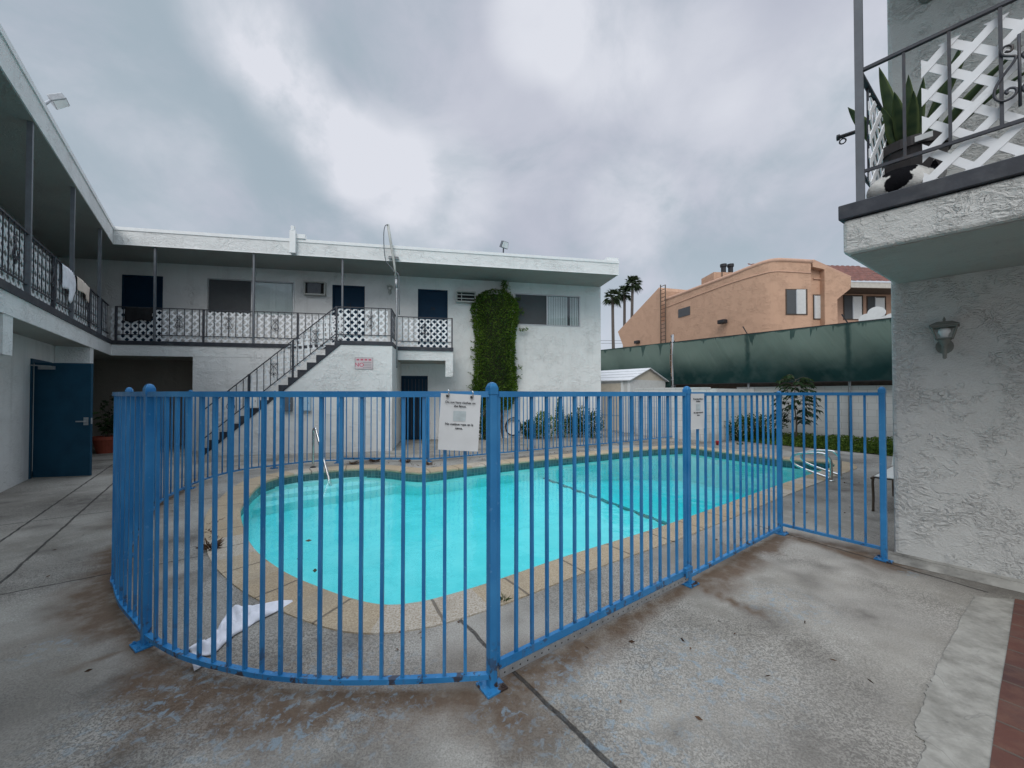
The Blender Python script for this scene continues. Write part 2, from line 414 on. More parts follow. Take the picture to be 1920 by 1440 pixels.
def pip(poly, x, y):
    px = np.array([p[0] for p in poly]); py = np.array([p[1] for p in poly]); ins = np.zeros(x.shape, bool); j = len(px)-1
    for i in range(len(px)):
        c = ((py[i] > y) != (py[j] > y)) & (x < (px[j]-px[i])*(y-py[i])/(py[j]-py[i]+1e-12)+px[i]); ins ^= c; j = i
    return ins
mid = offset(inner, .17)

# fence line (bottom rail) points on the ground
FPX = [(633,863),(583,865),(503,874),(474,877),(440,883),(411,890),(385,898),(361,907),(344,915),(299,941)]
FP1 = [G(*q, .06) for q in FPX]+[Vector((-3.95,4.10,0))]+[G(*q, .06) for q in [(216,1074),(217,1099),(225,1125),(240,1147),(259,1168),(274,1189),(300,1207),(337,1226),(375,1239),(427,1252),(500,1266),(606,1275),(688,1276),(800,1273),(922,1266)]]
FP1 = [Vector((p.x, p.y, 0)) for p in FP1]
PB = FP1[-1].copy(); PC = G(1290, 1094); PD = G(1463, 1000); PE = G(1658, 1050); PL4 = G(634, 866); PL5 = G(803, 866)
PR1 = G(1163, 832.5); PR2 = G(1278, 819.5)
PA = Vector((FP1[16].x, FP1[16].y, 0))
FP1c = dedup(catmull(FP1, 6))

def segd(X, Y, P):
    d = np.full(X.shape, 1e9)
    for a, b in zip(P[:-1], P[1:]):
        ux, uy = b[0]-a[0], b[1]-a[1]; L = ux*ux+uy*uy+1e-9
        t = np.clip(((X-a[0])*ux+(Y-a[1])*uy)/L, 0, 1); d = np.minimum(d, np.hypot(X-a[0]-t*ux, Y-a[1]-t*uy))
    return d
def vnoise(X, Y, sc, seed):
    r = np.random.default_rng(seed); g = r.random((64, 64)); x = X*sc+100; y = Y*sc+100; xi = np.floor(x).astype(int); yi = np.floor(y).astype(int); fx = x-xi; fy = y-yi
    fx = fx*fx*(3-2*fx); fy = fy*fy*(3-2*fy); h = lambda i, j: g[(xi+i) % 64, (yi+j) % 64]
    return (h(0, 0)*(1-fx)+h(1, 0)*fx)*(1-fy)+(h(0, 1)*(1-fx)+h(1, 1)*fx)*fy
def fbm(X, Y, sc, seed): return .5*vnoise(X, Y, sc, seed)+.3*vnoise(X, Y, sc*2.1, seed+1)+.2*vnoise(X, Y, sc*4.3, seed+2)
xs = np.unique(np.round(np.concatenate([[-400,-200,-100,-50,-30,-20,-15,-13], np.arange(-12,-6,.25), np.arange(-6,4.3,.055), np.arange(4.3,12,.12), [12.5,14,17,22,30,50,100,200,400]]), 4))
ys = np.unique(np.round(np.concatenate([[-100,-50,-20,-10,-6,-4,-2,-1,0], np.arange(.4,6.5,.055), np.arange(6.5,13,.11), np.arange(13,16,.4), [18,22,28,40,60,100,200,400,800]]), 4))
XX, YY = np.meshgrid(xs, ys, indexing='ij'); nx, ny = XX.shape
idx = np.arange(nx*ny).reshape(nx, ny)
cx = (XX[:-1, :-1]+XX[1:, 1:])/2; cy = (YY[:-1, :-1]+YY[1:, 1:])/2
keep = ~pip([(p.x, p.y) for p in mid], cx, cy)
fa = np.stack([idx[:-1, :-1], idx[1:, :-1], idx[1:, 1:], idx[:-1, 1:]], -1)[keep]
me = bpy.data.meshes.new('ground')
me.from_pydata(np.stack([XX.ravel(), YY.ravel(), np.zeros(nx*ny)], 1).tolist(), [], fa.tolist())
# stains, paint flecks and worn patches as attributes
fence_front = [(p.x, p.y) for p in FP1c if p.y < 6]+[(PC.x, PC.y), (PD.x, PD.y), (PE.x, PE.y)]
df = segd(XX, YY, fence_front)
outside = ~pip([(p.x, p.y) for p in FP1]+[(PC.x, PC.y), (PD.x, PD.y), (6.5, 7.5), (7, 11), (3, 11.3)], XX, YY)
w = fbm(XX, YY, 1.7, 3); w2 = fbm(XX, YY, 4.5, 9)
rust_and_shade = np.clip(1.25-df/(.10+.42*np.clip(w*1.7-.45, 0, 1)), 0, 1)*(.6+1.1*w2)*np.where(outside, 1, .3)  # rust stain, darkest along the fence line to add contact shade
for (a, b, wd, st) in ((G(1292,1092), G(1425,1152), .055, 1.2), (G(925,1290), G(915,1345), .10, 1.0), (G(955,1275), G(935,1350), .06, .9), (G(268,1205), G(120,1262), .045, .9), (G(1270,1105), G(1110,1230), .13, .8),
                       (G(215,1060), G(170,1085), .16, .9), (G(1463,1003), G(1330,1080), .14, .55), (G(230,1160), G(190,1200), .13, .6), (G(1050,1190), G(960,1260), .12, .75), (G(340,1245), G(620,1320), .10, .7)):
    d = segd(XX, YY, [(a.x, a.y), (b.x, b.y)]); rust_and_shade = np.maximum(rust_and_shade, np.clip(1-d/wd/(.6+w), 0, 1)*st*(.5+w2))
grime = np.clip((fbm(XX, YY, .9, 21)-.48)*3.4, 0, 1)*.85+.7*np.clip((fbm(XX, YY, 3.0, 25)-.56)*4, 0, 1)
grime = np.clip(grime, 0, 1)
dw = segd(XX, YY, [(3.47, 3.49), (3.47+.658*6, 3.49-.753*6)])
grime = np.maximum(grime, np.clip((1-dw/.55)*1.6, 0, 1)*(.35+1.1*w))
for (q, r, st) in (((150, 940), 1.2, .8), ((1500, 1390), .55, .9), ((1640, 1150), .5, .7), ((60, 900), 1.2, .5), ((1380, 1040), .35, .8), ((1560, 1040), .3, .6), ((1420, 1280), .3, .45), ((1600, 1300), .35, .6)):
    c = G(*q); grime = np.maximum(grime, np.clip(1-np.hypot(XX-c.x, (YY-c.y))/r, 0, 1)*st*(.4+1.2*w))
blue = np.zeros_like(XX)
for (q, r) in (((245, 1225), .0), ((90, 1216), .16), ((300, 1330), .42), ((560, 1350), .55), ((950, 1335), .2), ((1080, 1285), .35), ((1150, 1400), .45), ((1330, 1260), .4), ((1700, 1075), .1), ((720, 1300), .3), ((1470, 1130), .3)):
    if r: 
        c = G(*q); blue = np.maximum(blue, np.clip(1.2-np.hypot(XX-c.x, YY-c.y)/r, 0, 1))
pitw = np.clip((fbm(XX, YY, 1.3, 33)-.22)*2.4, .12, 1)
at = me.color_attributes.new('Stain', 'FLOAT_COLOR', 'POINT')
at.data.foreach_set('color', np.stack([np.clip(rust_and_shade, 0, 1).ravel(), grime.ravel(), blue.ravel(), pitw.ravel()], 1).ravel())
m, N = newmat('worn concrete')
pos = N('ShaderNodeNewGeometry').outputs['Position']
ga = N('ShaderNodeAttribute', attribute_name='Stain'); gs = N('ShaderNodeSeparateColor', i={0: ga.outputs[0]})
big = NOISE(N, pos, .9, 8, .6); midn = NOISE(N, pos, 6.0, 7, .65); fin = NOISE(N, pos, 42, 5, .65); agg = NOISE(N, pos, 120, 3, .6)
c = MIX(N, MAPR(N, big, .40, .60), (.455, .43, .38), (.285, .265, .225))
c = MIX(N, MAPR(N, midn, .45, .70, 0, .6), c, (.50, .48, .43))
c = MIX(N, MAPR(N, agg, .38, .66, 0, .55), c, (.18, .165, .145))
c = MIX(N, MATH(N, 'MULTIPLY', gs.outputs[1], MAPR(N, midn, .25, .6, .25, .95)), c, (.100, .088, .075))
pits = MAPR(N, NOISE(N, pos, 95, 3, .6, .7), .53, .575, 0, 1)
pits2 = MAPR(N, NOISE(N, pos, 40, 4, .6, .9), .56, .60, 0, 1)
pm = MATH(N, 'MULTIPLY', MATH(N, 'MAXIMUM', pits, MATH(N, 'MULTIPLY', pits2, .8)), MATH(N, 'MULTIPLY', ga.outputs['Alpha'], .72))
c = MIX(N, pm, c, (.105, .095, .083))
rs = MATH(N, 'MULTIPLY', gs.outputs[0], MAPR(N, midn, .28, .62, .35, 1.3), clamp=True)
c = MIX(N, MATH(N, 'MULTIPLY', rs, .92), c, MIX(N, fin, (.080, .047, .030), (.155, .102, .060)))
bl = MATH(N, 'MULTIPLY', gs.outputs[2], MAPR(N, NOISE(N, pos, 19, 7, .7, .5), .52, .60, 0, .62))
c = MIX(N, bl, c, (.235, .325, .385))
spots = MAPR(N, NOISE(N, pos, 15, 2, .5), .74, .76, 0, .7)
c = MIX(N, spots, c, (.10, .085, .075))
# control joints cut in the slab
psep = N('ShaderNodeSeparateXYZ', i={0: pos}); X_, Y_ = psep.outputs[0], psep.outputs[1]
wob = MATH(N, 'MULTIPLY', MATH(N, 'SUBTRACT', NOISE(N, pos, 5, 4), .5), .035)
def joint(P, d, wd, lo=-99, hi=99):
    d = Vector((d[0], d[1], 0)).normalized(); n = Vector((d.y, -d.x, 0)); P = Vector((P[0], P[1], 0))
    s = MATH(N, 'ADD', MATH(N, 'ADD', MATH(N, 'MULTIPLY', X_, n.x), MATH(N, 'MULTIPLY', Y_, n.y)), -n.dot(P))
    s = MATH(N, 'ABSOLUTE', MATH(N, 'ADD', s, wob))
    v = MAPR(N, s, wd*.55, wd, 1, 0)
    t = MATH(N, 'ADD', MATH(N, 'ADD', MATH(N, 'MULTIPLY', X_, d.x), MATH(N, 'MULTIPLY', Y_, d.y)), -d.dot(P))
    v = MATH(N, 'MULTIPLY', v, MATH(N, 'GREATER_THAN', t, lo)); return MATH(N, 'MULTIPLY', v, MATH(N, 'LESS_THAN', t, hi))
js = [joint(G(0, 1115), G(395, 1039)-G(0, 1115), .009, -9, 1.3), joint(G(961, 1257), G(1152, 1440)-G(961, 1257), .014, -1.0, 9),
      joint(G(81, 960), G(183, 890)-G(81, 960), .013), joint(G(151, 960), G(222, 897)-G(151, 960), .013),
      joint(G(1470, 1000), G(1650, 1052)-G(1470, 1000), .012, -.3, 1.4), joint(G(1480, 912), (.8, .58), .01, -4, 0.2), joint(G(0, 985), (.8, .6), .010, -3, 2.2)]
jj = js[0]
for q in js[1:]: jj = MATH(N, 'MAXIMUM', jj, q)
c = MIX(N, MATH(N, 'MULTIPLY', jj, MAPR(N, fin, .3, .6, .6, .95)), c, (.03, .027, .024))
h = MATH(N, 'ADD', MATH(N, 'MULTIPLY', fin, .5), MATH(N, 'MULTIPLY', pm, -.9)); h = MATH(N, 'ADD', h, MATH(N, 'MULTIPLY', jj, -4)); h = MATH(N, 'ADD', h, MATH(N, 'MULTIPLY', agg, .35))
bp = N('ShaderNodeBump', i={'Strength': .8, 'Distance': .004, 'Height': h}).outputs[0]
out(N, N('ShaderNodeBsdfPrincipled', i={'Base Color': c, 'Roughness': MAPR(N, midn, .3, .7, .62, .85), 'Normal': bp, 'Specular IOR Level': .35}).outputs[0])
me.materials.append(m); ground = bpy.data.objects.new('ground', me); C.objects.link(ground); tag(ground, kind='structure')

# coping
m, N = newmat('aggregate coping'); pos = N('ShaderNodeNewGeometry').outputs['Position']
uv = N('ShaderNodeSeparateXYZ', i={0: N('ShaderNodeUVMap', uv_map='UVMap').outputs[0]})
u = MATH(N, 'ADD', MATH(N, 'DIVIDE', uv.outputs[0], .61), MATH(N, 'MULTIPLY', NOISE(N, pos, 9, 3), .03))
fr = MATH(N, 'FRACT', u); jn = MAPR(N, MATH(N, 'ABSOLUTE', MATH(N, 'SUBTRACT', fr, .5)), .482, .49, 0, 1)
blk = N('ShaderNodeTexWhiteNoise', noise_dimensions='1D', i={'W': MATH(N, 'FLOOR', MATH(N, 'ADD', u, .5))}).outputs[0]
c = MIX(N, blk, (.46, .365, .245), (.53, .445, .32))
c = MIX(N, MATH(N, 'GREATER_THAN', blk, .82), c, (.55, .50, .42))
c = MIX(N, MAPR(N, NOISE(N, pos, 85, 4, .65), .36, .62, .75, 0), c, (.24, .165, .09))
c = MIX(N, MAPR(N, NOISE(N, pos, 3, 6, .6), .5, .75, 0, .6), c, (.27, .22, .16))
c = MIX(N, MATH(N, 'MULTIPLY', jn, .75), c, (.10, .08, .06))
hh = MATH(N, 'ADD', NOISE(N, pos, 85, 4, .65), MATH(N, 'MULTIPLY', jn, -3))
out(N, N('ShaderNodeBsdfPrincipled', i={'Base Color': c, 'Roughness': .8, 'Normal': N('ShaderNodeBump', i={'Strength': .6, 'Distance': .004, 'Height': hh}).outputs[0]}).outputs[0])
M_COPE = m
mb = MB(); prof = [(.02, -.055), (-.012, -.05), (-.026, -.028), (-.018, -.002), (.02, .010), (.325, .009), (.335, -.06)]
rings = [offset(inner, o) for o, z in prof]; n = len(inner); arc = [0]
for i in range(n): arc.append(arc[-1]+(inner[(i+1) % n]-inner[i]).length)
uvs = []
for i in range(n+1):
    for (o, z), r in zip(prof, rings): mb.v.append((r[i % n].x, r[i % n].y, z)); uvs.append((arc[i], o))
K = len(prof)
for i in range(n):
    for j in range(K-1): mb.f.append((i*K+j, (i+1)*K+j, (i+1)*K+j+1, i*K+j+1)); mb.mi.append(0)
mb.uv = uvs
tag(mb.build('pool_coping', M_COPE, smooth=False), kind='structure')
# basin
mt, N = newmat('waterline tile'); pos = N('ShaderNodeNewGeometry').outputs['Position']; uv = N('ShaderNodeUVMap', uv_map='UVMap').outputs[0]
br = N('ShaderNodeTexBrick', offset=0, i={'Vector': uv, 'Color1': (.035, .085, .095, 1), 'Color2': (.075, .15, .16, 1), 'Mortar': (.20, .23, .22, 1), 'Scale': 1.0, 'Brick Width': .075, 'Row Height': .075, 'Mortar Size': .004, 'Bias': .1}).outputs[0]
out(N, N('ShaderNodeBsdfPrincipled', i={'Base Color': br, 'Roughness': .25}).outputs[0])
mp_, N = newmat('pool plaster'); pos = N('ShaderNodeNewGeometry').outputs['Position']
c = MIX(N, MAPR(N, NOISE(N, pos, 2.8, 8, .68), .36, .64), (.50, .77, .74), (.70, .87, .83))
out(N, N('ShaderNodeBsdfPrincipled', i={'Base Color': c, 'Roughness': .8}).outputs[0])
WZ = -.13
r0 = offset(inner, .012); mb = MB(); uvs = []
for i in range(n+1):
    for z in (-.04, -.20, -2.2): mb.v.append((r0[i % n].x, r0[i % n].y, z)); uvs.append((arc[i], z))
for i in range(n):
    for j in range(2): mb.f.append((i*3+j, i*3+j+1, (i+1)*3+j+1, (i+1)*3+j)); mb.mi.append(j)
mb.uv = uvs; tag(mb.build('pool_wall', [mt, mp_]), kind='structure')
L0 = G(1022, 897, -.45); L1 = G(1245, 980, -.45); ld = (L1-L0).normalized(); ln = Vector((-ld.y, ld.x, 0))
mb = MB(); gx = np.arange(-5, 8, .2); gy = np.arange(2, 12, .2)
for i, x in enumerate(gx):
    for y in gy:
        s = (Vector((x, y, 0))-L0).dot(ln); mb.v.append((x, y, -.45-(.10*min(1, max(0, s)/.2)+max(0, s)*.09)))
mg = len(gy)
for i in range(len(gx)-1):
    for j in range(mg-1): mb.f.append((i*mg+j, (i+1)*mg+j, (i+1)*mg+j+1, i*mg+j+1)); mb.mi.append(0)
tag(mb.build('pool_floor', mp_, smooth=True), kind='structure')
mb = MB(); a = L0-ld*.25; b = L1+ld*.6
for k in range(26):
    p = a.lerp(b, k/26)+ln*random.uniform(-.008, .008); q = a.lerp(b, (k+.86)/26)
    q = p+(b-a)*(.9/26); mb.hexa([p-ln*.03+Vector((0,0,-.02)), q-ln*.03+Vector((0,0,-.02)), q+ln*.03+Vector((0,0,-.02)), p+ln*.03+Vector((0,0,-.02)), p-ln*.03+Vector((0,0,.012)), q-ln*.03+Vector((0,0,.012)), q+ln*.03+Vector((0,0,.012)), p+ln*.03+Vector((0,0,.012))])
tag(mb.build('floor_tile_line', mt), kind='structure')
for k, (z, P) in enumerate(((-.175, [(462,922),(510,914),(570,906.5),(650,898),(727,889),(780,885)]), (-.245, [(458,940),(510,931),(570,922),(650,912),(727,902),(790,893)]), (-.315, [(455,958),(510,948),(570,938),(650,927),(727,915),(800,902)]))):
    P = catmull([G(x, y, z) for x, y in P], 6); mb = MB()
    mb.prism([(p.x, p.y) for p in P]+[(P[-1].x+.6, P[-1].y+1.2), (-3, 9.4), (-6, 9), (-6.2, 6.2)], -.9, z)
    tag(mb.build('pool_step', mp_), kind='structure')
mw, N = newmat('pool water'); pos = N('ShaderNodeNewGeometry').outputs['Position']
wv = N('ShaderNodeVectorMath', operation='MULTIPLY', i={0: pos, 1: (1, 1, 1)}).outputs[0]
hh = MATH(N, 'ADD', NOISE(N, wv, 3.5, 3, .5, .5), MATH(N, 'MULTIPLY', NOISE(N, wv, 14, 3, .5), MAPR(N, NOISE(N, wv, .7, 2), .5, .65, .02, .25)))
bp = N('ShaderNodeBump', i={'Strength': .5, 'Distance': .014, 'Height': hh}).outputs[0]
fr = N('ShaderNodeFresnel', i={0: 1.33, 'Normal': bp}).outputs[0]
g = N('ShaderNodeBsdfGlossy', i={0: (1, 1, 1, 1), 1: .015, 'Normal': bp}); t = N('ShaderNodeBsdfTransparent', i={0: (.78, .96, .985, 1)})
o = N('ShaderNodeOutputMaterial', i={0: N('ShaderNodeMixShader', i={0: MATH(N, 'MULTIPLY', fr, .95), 1: t.outputs[0], 2: g.outputs[0]}).outputs[0]})
va = N('ShaderNodeVolumeAbsorption', i={0: (.05, .93, .95, 1), 1: 1.0}); m_ = mw.node_tree.links.new(va.outputs[0], o.inputs['Volume'])
mb = MB(); mb.prism([(p.x, p.y) for p in offset(inner, .018)], -2.6, WZ)
wat = tag(mb.build('pool_water', mw), kind='structure')
# pale concrete strip and brick paving beside the right hand wall
m, N = newmat('pale cement'); pos = N('ShaderNodeNewGeometry').outputs['Position']
c = MIX(N, MAPR(N, NOISE(N, pos, 7, 8, .7), .38, .66), (.35, .335, .295), (.19, .18, .155)); c = MIX(N, MAPR(N, NOISE(N, pos, 30, 4), .6, .75, 0, .5), c, (.20, .19, .18))
crk = MAPR(N, MATH(N, 'ABSOLUTE', MATH(N, 'SUBTRACT', NOISE(N, N('ShaderNodeVectorMath', operation='MULTIPLY', i={0: pos, 1: (1.5, 1.5, 1)}).outputs[0], 1.6, 3, .5, .8), .5)), 0, .003, .4, 0)
c = MIX(N, crk, c, (.10, .095, .09))
out(N, N('ShaderNodeBsdfPrincipled', i={'Base Color': c, 'Roughness': .8, 'Normal': N('ShaderNodeBump', i={'Strength': .5, 'Distance': .004, 'Height': NOISE(N, pos, 40, 4)}).outputs[0]}).outputs[0]); M_CEM = m
le = [G(1828,1120),G(1815,1140),G(1795,1180),G(1770,1225),G(1752,1262),G(1742,1285),G(1737,1300),G(1728,1330),G(1712,1362),G(1722,1385),G(1738,1400),G(1724,1440),G(1700,1520)]
le2 = []
for a, b in zip(le[:-1], le[1:]):
    for t in range(5): p = a.lerp(b, t/5); le2.append(p+Vector((random.uniform(-.012, .012), 0, 0)))
ri = [G(1840,1560),G(1856,1440),G(1875,1300),G(1892,1200),G(1903,1125)]
mb = MB(); mb.prism([(p.x, p.y) for p in le2+ri], -.02, .006); tag(mb.build('cement_path', M_CEM), kind='structure')
m, N = newmat('red brick paving'); pos = N('ShaderNodeNewGeometry').outputs['Position']
rt = N('ShaderNodeVectorRotate', rotation_type='Z_AXIS', i={'Vector': pos, 'Angle': -math.radians(37)}).outputs[0]
br = N('ShaderNodeTexBrick', offset=.5, i={'Vector': rt, 'Color1': (.125, .046, .03, 1), 'Color2': (.065, .028, .024, 1), 'Mortar': (.10, .075, .06, 1), 'Scale': 1, 'Brick Width': .21, 'Row Height': .105, 'Mortar Size': .008, 'Mortar Smooth': .3})
c = MIX(N, MAPR(N, NOISE(N, pos, 9, 6, .65), .45, .75, 0, .5), br.outputs[0], (.19, .10, .065)); c = MIX(N, MAPR(N, NOISE(N, pos, 2.5, 6), .5, .75, 0, .7), c, (.07, .05, .045))
hh = MATH(N, 'ADD', MATH(N, 'MULTIPLY', br.outputs[1], -1.5), MATH(N, 'MULTIPLY', NOISE(N, pos, 40, 5), .6))
out(N, N('ShaderNodeBsdfPrincipled', i={'Base Color': c, 'Roughness': .75, 'Normal': N('ShaderNodeBump', i={'Strength': .8, 'Distance': .006, 'Height': hh}).outputs[0]}).outputs[0])
mb = MB(); rr = [Vector((p.x, p.y, 0)) for p in ri]; mb.prism([(p.x, p.y) for p in rr]+[(6.0, 1.2), (3.2, -.6), (1.6, .6)], -.02, .010)
tag(mb.build('brick_path', m), kind='structure')
# ------------------------------------------------------------------ the white two storey apartment buildings
ZS, ZT, ZF, ZFB, ZB = 5.33, 5.76, 2.86, 2.755, 2.475          # soffit, roof top, balcony floor, its underside, beam underside
K = G(212, 457, ZS); K.z = 0
FB = Frame(K, dB); FL = Frame(K, -dL).flip()
LA = FB.a_at(1161); AR = FB.a_at(850); RB, RL = -1.42, -1.40
A1, A2 = FB.a_at(627, 1.0), FB.a_at(735, 1.0)
bld = empty('apartment_building', (K.x, K.y, 0), 'white two storey stucco apartment building with navy doors wrapping around the pool', 'building')
def wall_holes(mb, F_, a0, a1, z0, z1, b, th, holes):
    A = sorted({a0, a1, *[h[0] for h in holes], *[h[1] for h in holes]}); Z = sorted({z0, z1, *[h[2] for h in holes], *[h[3] for h in holes]})
    for i in range(len(A)-1):
        for j in range(len(Z)-1):
            ca, cz = (A[i]+A[i+1])/2, (Z[j]+Z[j+1])/2
            if any(h[0] < ca < h[1] and h[2] < cz < h[3] for h in holes): continue
            mb.quad(F_(A[i], b, Z[j]), F_(A[i+1], b, Z[j]), F_(A[i+1], b, Z[j+1]), F_(A[i], b, Z[j+1]))
            mb.quad(F_(A[i], b-th, Z[j]), F_(A[i], b-th, Z[j+1]), F_(A[i+1], b-th, Z[j+1]), F_(A[i+1], b-th, Z[j]))
    for h in holes:
        for (p, q) in (((h[0], h[2]), (h[1], h[2])), ((h[1], h[2]), (h[1], h[3])), ((h[1], h[3]), (h[0], h[3])), ((h[0], h[3]), (h[0], h[2]))):
            mb.quad(F_(p[0], b, p[1]), F_(q[0], b, q[1]), F_(q[0], b-th, q[1]), F_(p[0], b-th, p[1]))
    mb.quad(F_(a1, b, z0), F_(a1, b-th, z0), F_(a1, b-th, z1), F_(a1, b, z1)); mb.quad(F_(a0, b, z0), F_(a0, b, z1), F_(a0, b-th, z1), F_(a0, b-th, z0))
    mb.quad(F_(a0, b, z1), F_(a1, b, z1), F_(a1, b-th, z1), F_(a0, b-th, z1))
d1 = (FB.a_at(226, RB), FB.a_at(303, RB)); d2 = (FB.a_at(622, RB), FB.a_at(683, RB)); d3 = (FB.a_at(783, RB), FB.a_at(839, RB))
w1 = (FB.a_at(387, RB), FB.a_at(550.5, RB)); w2 = (FB.a_at(964.5, RB), FB.a_at(1088, RB)); d4 = (FB.a_at(742, RB), FB.a_at(802, RB))
DT, WB_, WT_ = 4.93, 3.86, 4.95
mb = MB()
wall_holes(mb, FB, -7, LA, 0, ZS, RB, .2, [(*d1, ZF, DT), (*d2, ZF, DT), (*d3, ZF, DT), (*w1, WB_, WT_), (*w2, WB_, WT_), (*d4, 0, 2.08)])
mb.fbox(FB, LA-.2, LA, -9, RB-.2, 0, ZS)
mb.build('wall', M_ST, bld)
mb = MB()
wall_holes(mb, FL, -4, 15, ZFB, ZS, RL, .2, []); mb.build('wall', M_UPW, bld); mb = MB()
AW = 1.81
wall_holes(mb, FL, AW, 15, 0, ZB, -.52, .2, [(2.42, 3.36, 0, 2.08)])
mb.fbox(FL, -9, 15, -6.2, -6, 0, ZS)
mb.build('wall', M_STD, bld)
mb = MB(); ag0 = FB.a_at(361, -.02)
mb.fbox(FB, ag0, A2, RB+.003, -.015, 0, ZB-.003)
mb.build('wall', M_ST, bld)
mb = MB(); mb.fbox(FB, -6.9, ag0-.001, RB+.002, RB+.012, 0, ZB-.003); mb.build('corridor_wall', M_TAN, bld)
# roof with stucco fascia, thin metal edge
rp = [FL(15), FL(0), FB(LA), FB(LA, -9), FB(-9, -9), FL(15, -9)]
mb = MB(); mb.prism([(p.x, p.y) for p in rp], ZS, ZT); roof = mb.build('roof', M_ST, bld)
mb = MB(); sp_ = [FL(15, -.03), FL(0, 0)-(FB.n+FL.n)*.02, FB(LA-.03, -.03), FB(LA-.03, RB), FB(-3, RB), FL(15, RL)]
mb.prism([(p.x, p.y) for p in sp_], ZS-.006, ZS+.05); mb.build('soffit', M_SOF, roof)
mb = MB(); mb.fbox(FB, 0, LA+.02, -.05, .018, ZT-.07, ZT+.015); mb.fbox(FL, 0.02, 15, -.05, .018, ZT-.07, ZT+.015); mb.fbox(FB, LA+.001, LA+.02, -9, -.05, ZT-.07, ZT+.015)
mb.fbox(FB, 0, LA, .001, .012, ZS-.012, ZS+.004)
mb.build('roof_edge', M_WHITE, roof)
a = FB.a_at(549); mb = MB(); mb.fbox(FB, a-.075, a+.075, .02, .12, ZS+.02, ZT+.20); mb.tube([FB(a, .07, ZT+.2), FB(a, .07, ZT+.33)], .06, 8); mb.fbox(FB, a+.075, a+.30, -.1, .05, ZT+.02, ZT+.14); mb.build('scupper', M_WHITE, roof)
a = FB.a_at(1100); mb = MB(); mb.fbox(FB, a-.18, a+.18, -1.2, -1.0, ZT, ZT+.16); mb.build('roof_vent', M_GALV, roof)
a = LA-.1; mb = MB(); mb.fbox(FB, a-.3, a+.1, -.2, -.02, ZT+.016, ZT+.12); mb.build('corner_cap', M_WHITE, roof)
# balcony floor (charcoal edge) and beam under it
mb = MB(); fl = [FL(15, .015), FL(0, 0)+(FB.n+FL.n)*.012, FB(AR, .015), FB(AR, RB+.002), FB(-1.5, RB+.002), FL(15, RL+.002)]
mb.prism([(p.x, p.y) for p in fl], ZFB, ZF); mb.build('balcony_floor', M_TRIM, bld)
mb = MB(); fl = [FL(15, -.02), FL(0, 0)-(FB.n+FL.n)*.012, FB(AR-.01, -.02), FB(AR-.01, RB+.003), FB(-7, RB+.003), FL(15, -6)]
mb.prism([(p.x, p.y) for p in fl], ZB, ZFB-.002)
for a in (FL.a_at(27)+.0, AW): mb.fbox(FL, a, a+.30, -.515, -.022, 1.98 if a > 3 else 2.0, ZB+.1)
mb.fbox(FB, AR-.23, AR-.012, -.30, -.022, 2.0, ZB+.1)
mb.build('balcony_beam', M_ST, bld)
mb = MB(); fl = [FL(15, -.05), FL(0, 0)-(FB.n+FL.n)*.03, FB(AR-.04, -.05), FB(AR-.04, RB+.003), FB(-7, RB+.003), FL(15, -6)]
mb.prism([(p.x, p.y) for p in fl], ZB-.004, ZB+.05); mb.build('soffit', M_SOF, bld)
# landing, stair, stringer
mb = MB(); mb.fbox(FB, A1, A2+.015, .016, 1.015, ZFB, ZF); mb.build('stair_landing', M_TRIM, bld)
NR = 15; RI = ZF/NR; ABOT = FB.a_at(356, 1.0); TR = (A1-ABOT)/NR
st = MB()
for i in range(1, NR): st.fbox(FB, A1-i*TR, A1-(i-1)*TR+.02, .03, .985, max(0, ZF-i*RI-.2), ZF-i*RI)
stair = st.build('staircase', M_GALV, bld)
prof = [(A1+.14, ZF-.001)]
for i in range(0, NR):
    prof += [(A1-i*TR, ZF-i*RI-(.001 if i == 0 else 0)), (A1-i*TR, ZF-(i+1)*RI)]
prof += [(A1-NR*TR, 0), (A1-NR*TR+.30, 0), (A1+.14, ZF-.105)]
mb = MB(); mb.fprism(FB, [p for p in prof], .99, 1.025); mb.build('stringer', M_TRIM, stair)
mb = MB(); mb.fprism(FB, [(A1-NR*TR+.31, 0), (A2, 0), (A2, ZFB-.002), (A1+.145, ZFB-.002)], .05, 1.0); mb.build('stair_wall', M_ST, stair)

# ---- railings
def railing(F_, a0, a1, b, z0, parent, posts=(), scrolls=(), lat=None, sp=.178, H=.885, bal=.013, zb=.155, latpoly=None, latb=-.035, name='railing', thick=.03):
    mb = MB(); zt = z0+H
    mb.fbox(F_, a0, a1, b-thick/2, b+thick/2, zt-.02, zt); mb.fbox(F_, a0, a1, b-.009, b+.009, z0+zb, z0+zb+.02)
    k = int((a1-a0)/sp)
    for i in range(1, k+1):
        a = a0+(a1-a0)*i/(k+1); mb.fbox(F_, a-bal/2, a+bal/2, b-bal/2, b+bal/2, z0+zb+.02, zt-.02)
    for a in posts: mb.fbox(F_, a-.02, a+.02, b-.0205, b+.0205, z0, zt+.002)
    r = mb.build(name, M_IRON, parent)
    for a in scrolls: scroll(F_, a, z0+.52, b+.012).build('scroll_ornament', M_IRON, r, smooth=True)
    if lat: lattice(F_, [(lat[0], z0+.012), (lat[1], z0+.012), (lat[1], zt-.05), (lat[0], zt-.05)], b+latb).build('lattice_panel', M_LATT, r)
    return r
lp = [FL.a_at(x, -.06) for x in (48, 131, 183)]; dlp = lp[0]-lp[1]
lpost = [lp[2], lp[1], lp[0], lp[0]+dlp, lp[0]+2*dlp]
railing(FL, .03, 13, -.06, ZF, bld, posts=[lp[2]+.9, lp[1]+1.05, lp[0]+1.05, .9], scrolls=[(lp[0]+lp[1])/2, lp[0]+1.6, lp[0]+.5, (lp[1]+lp[2])/2], lat=(.05, 12.9))
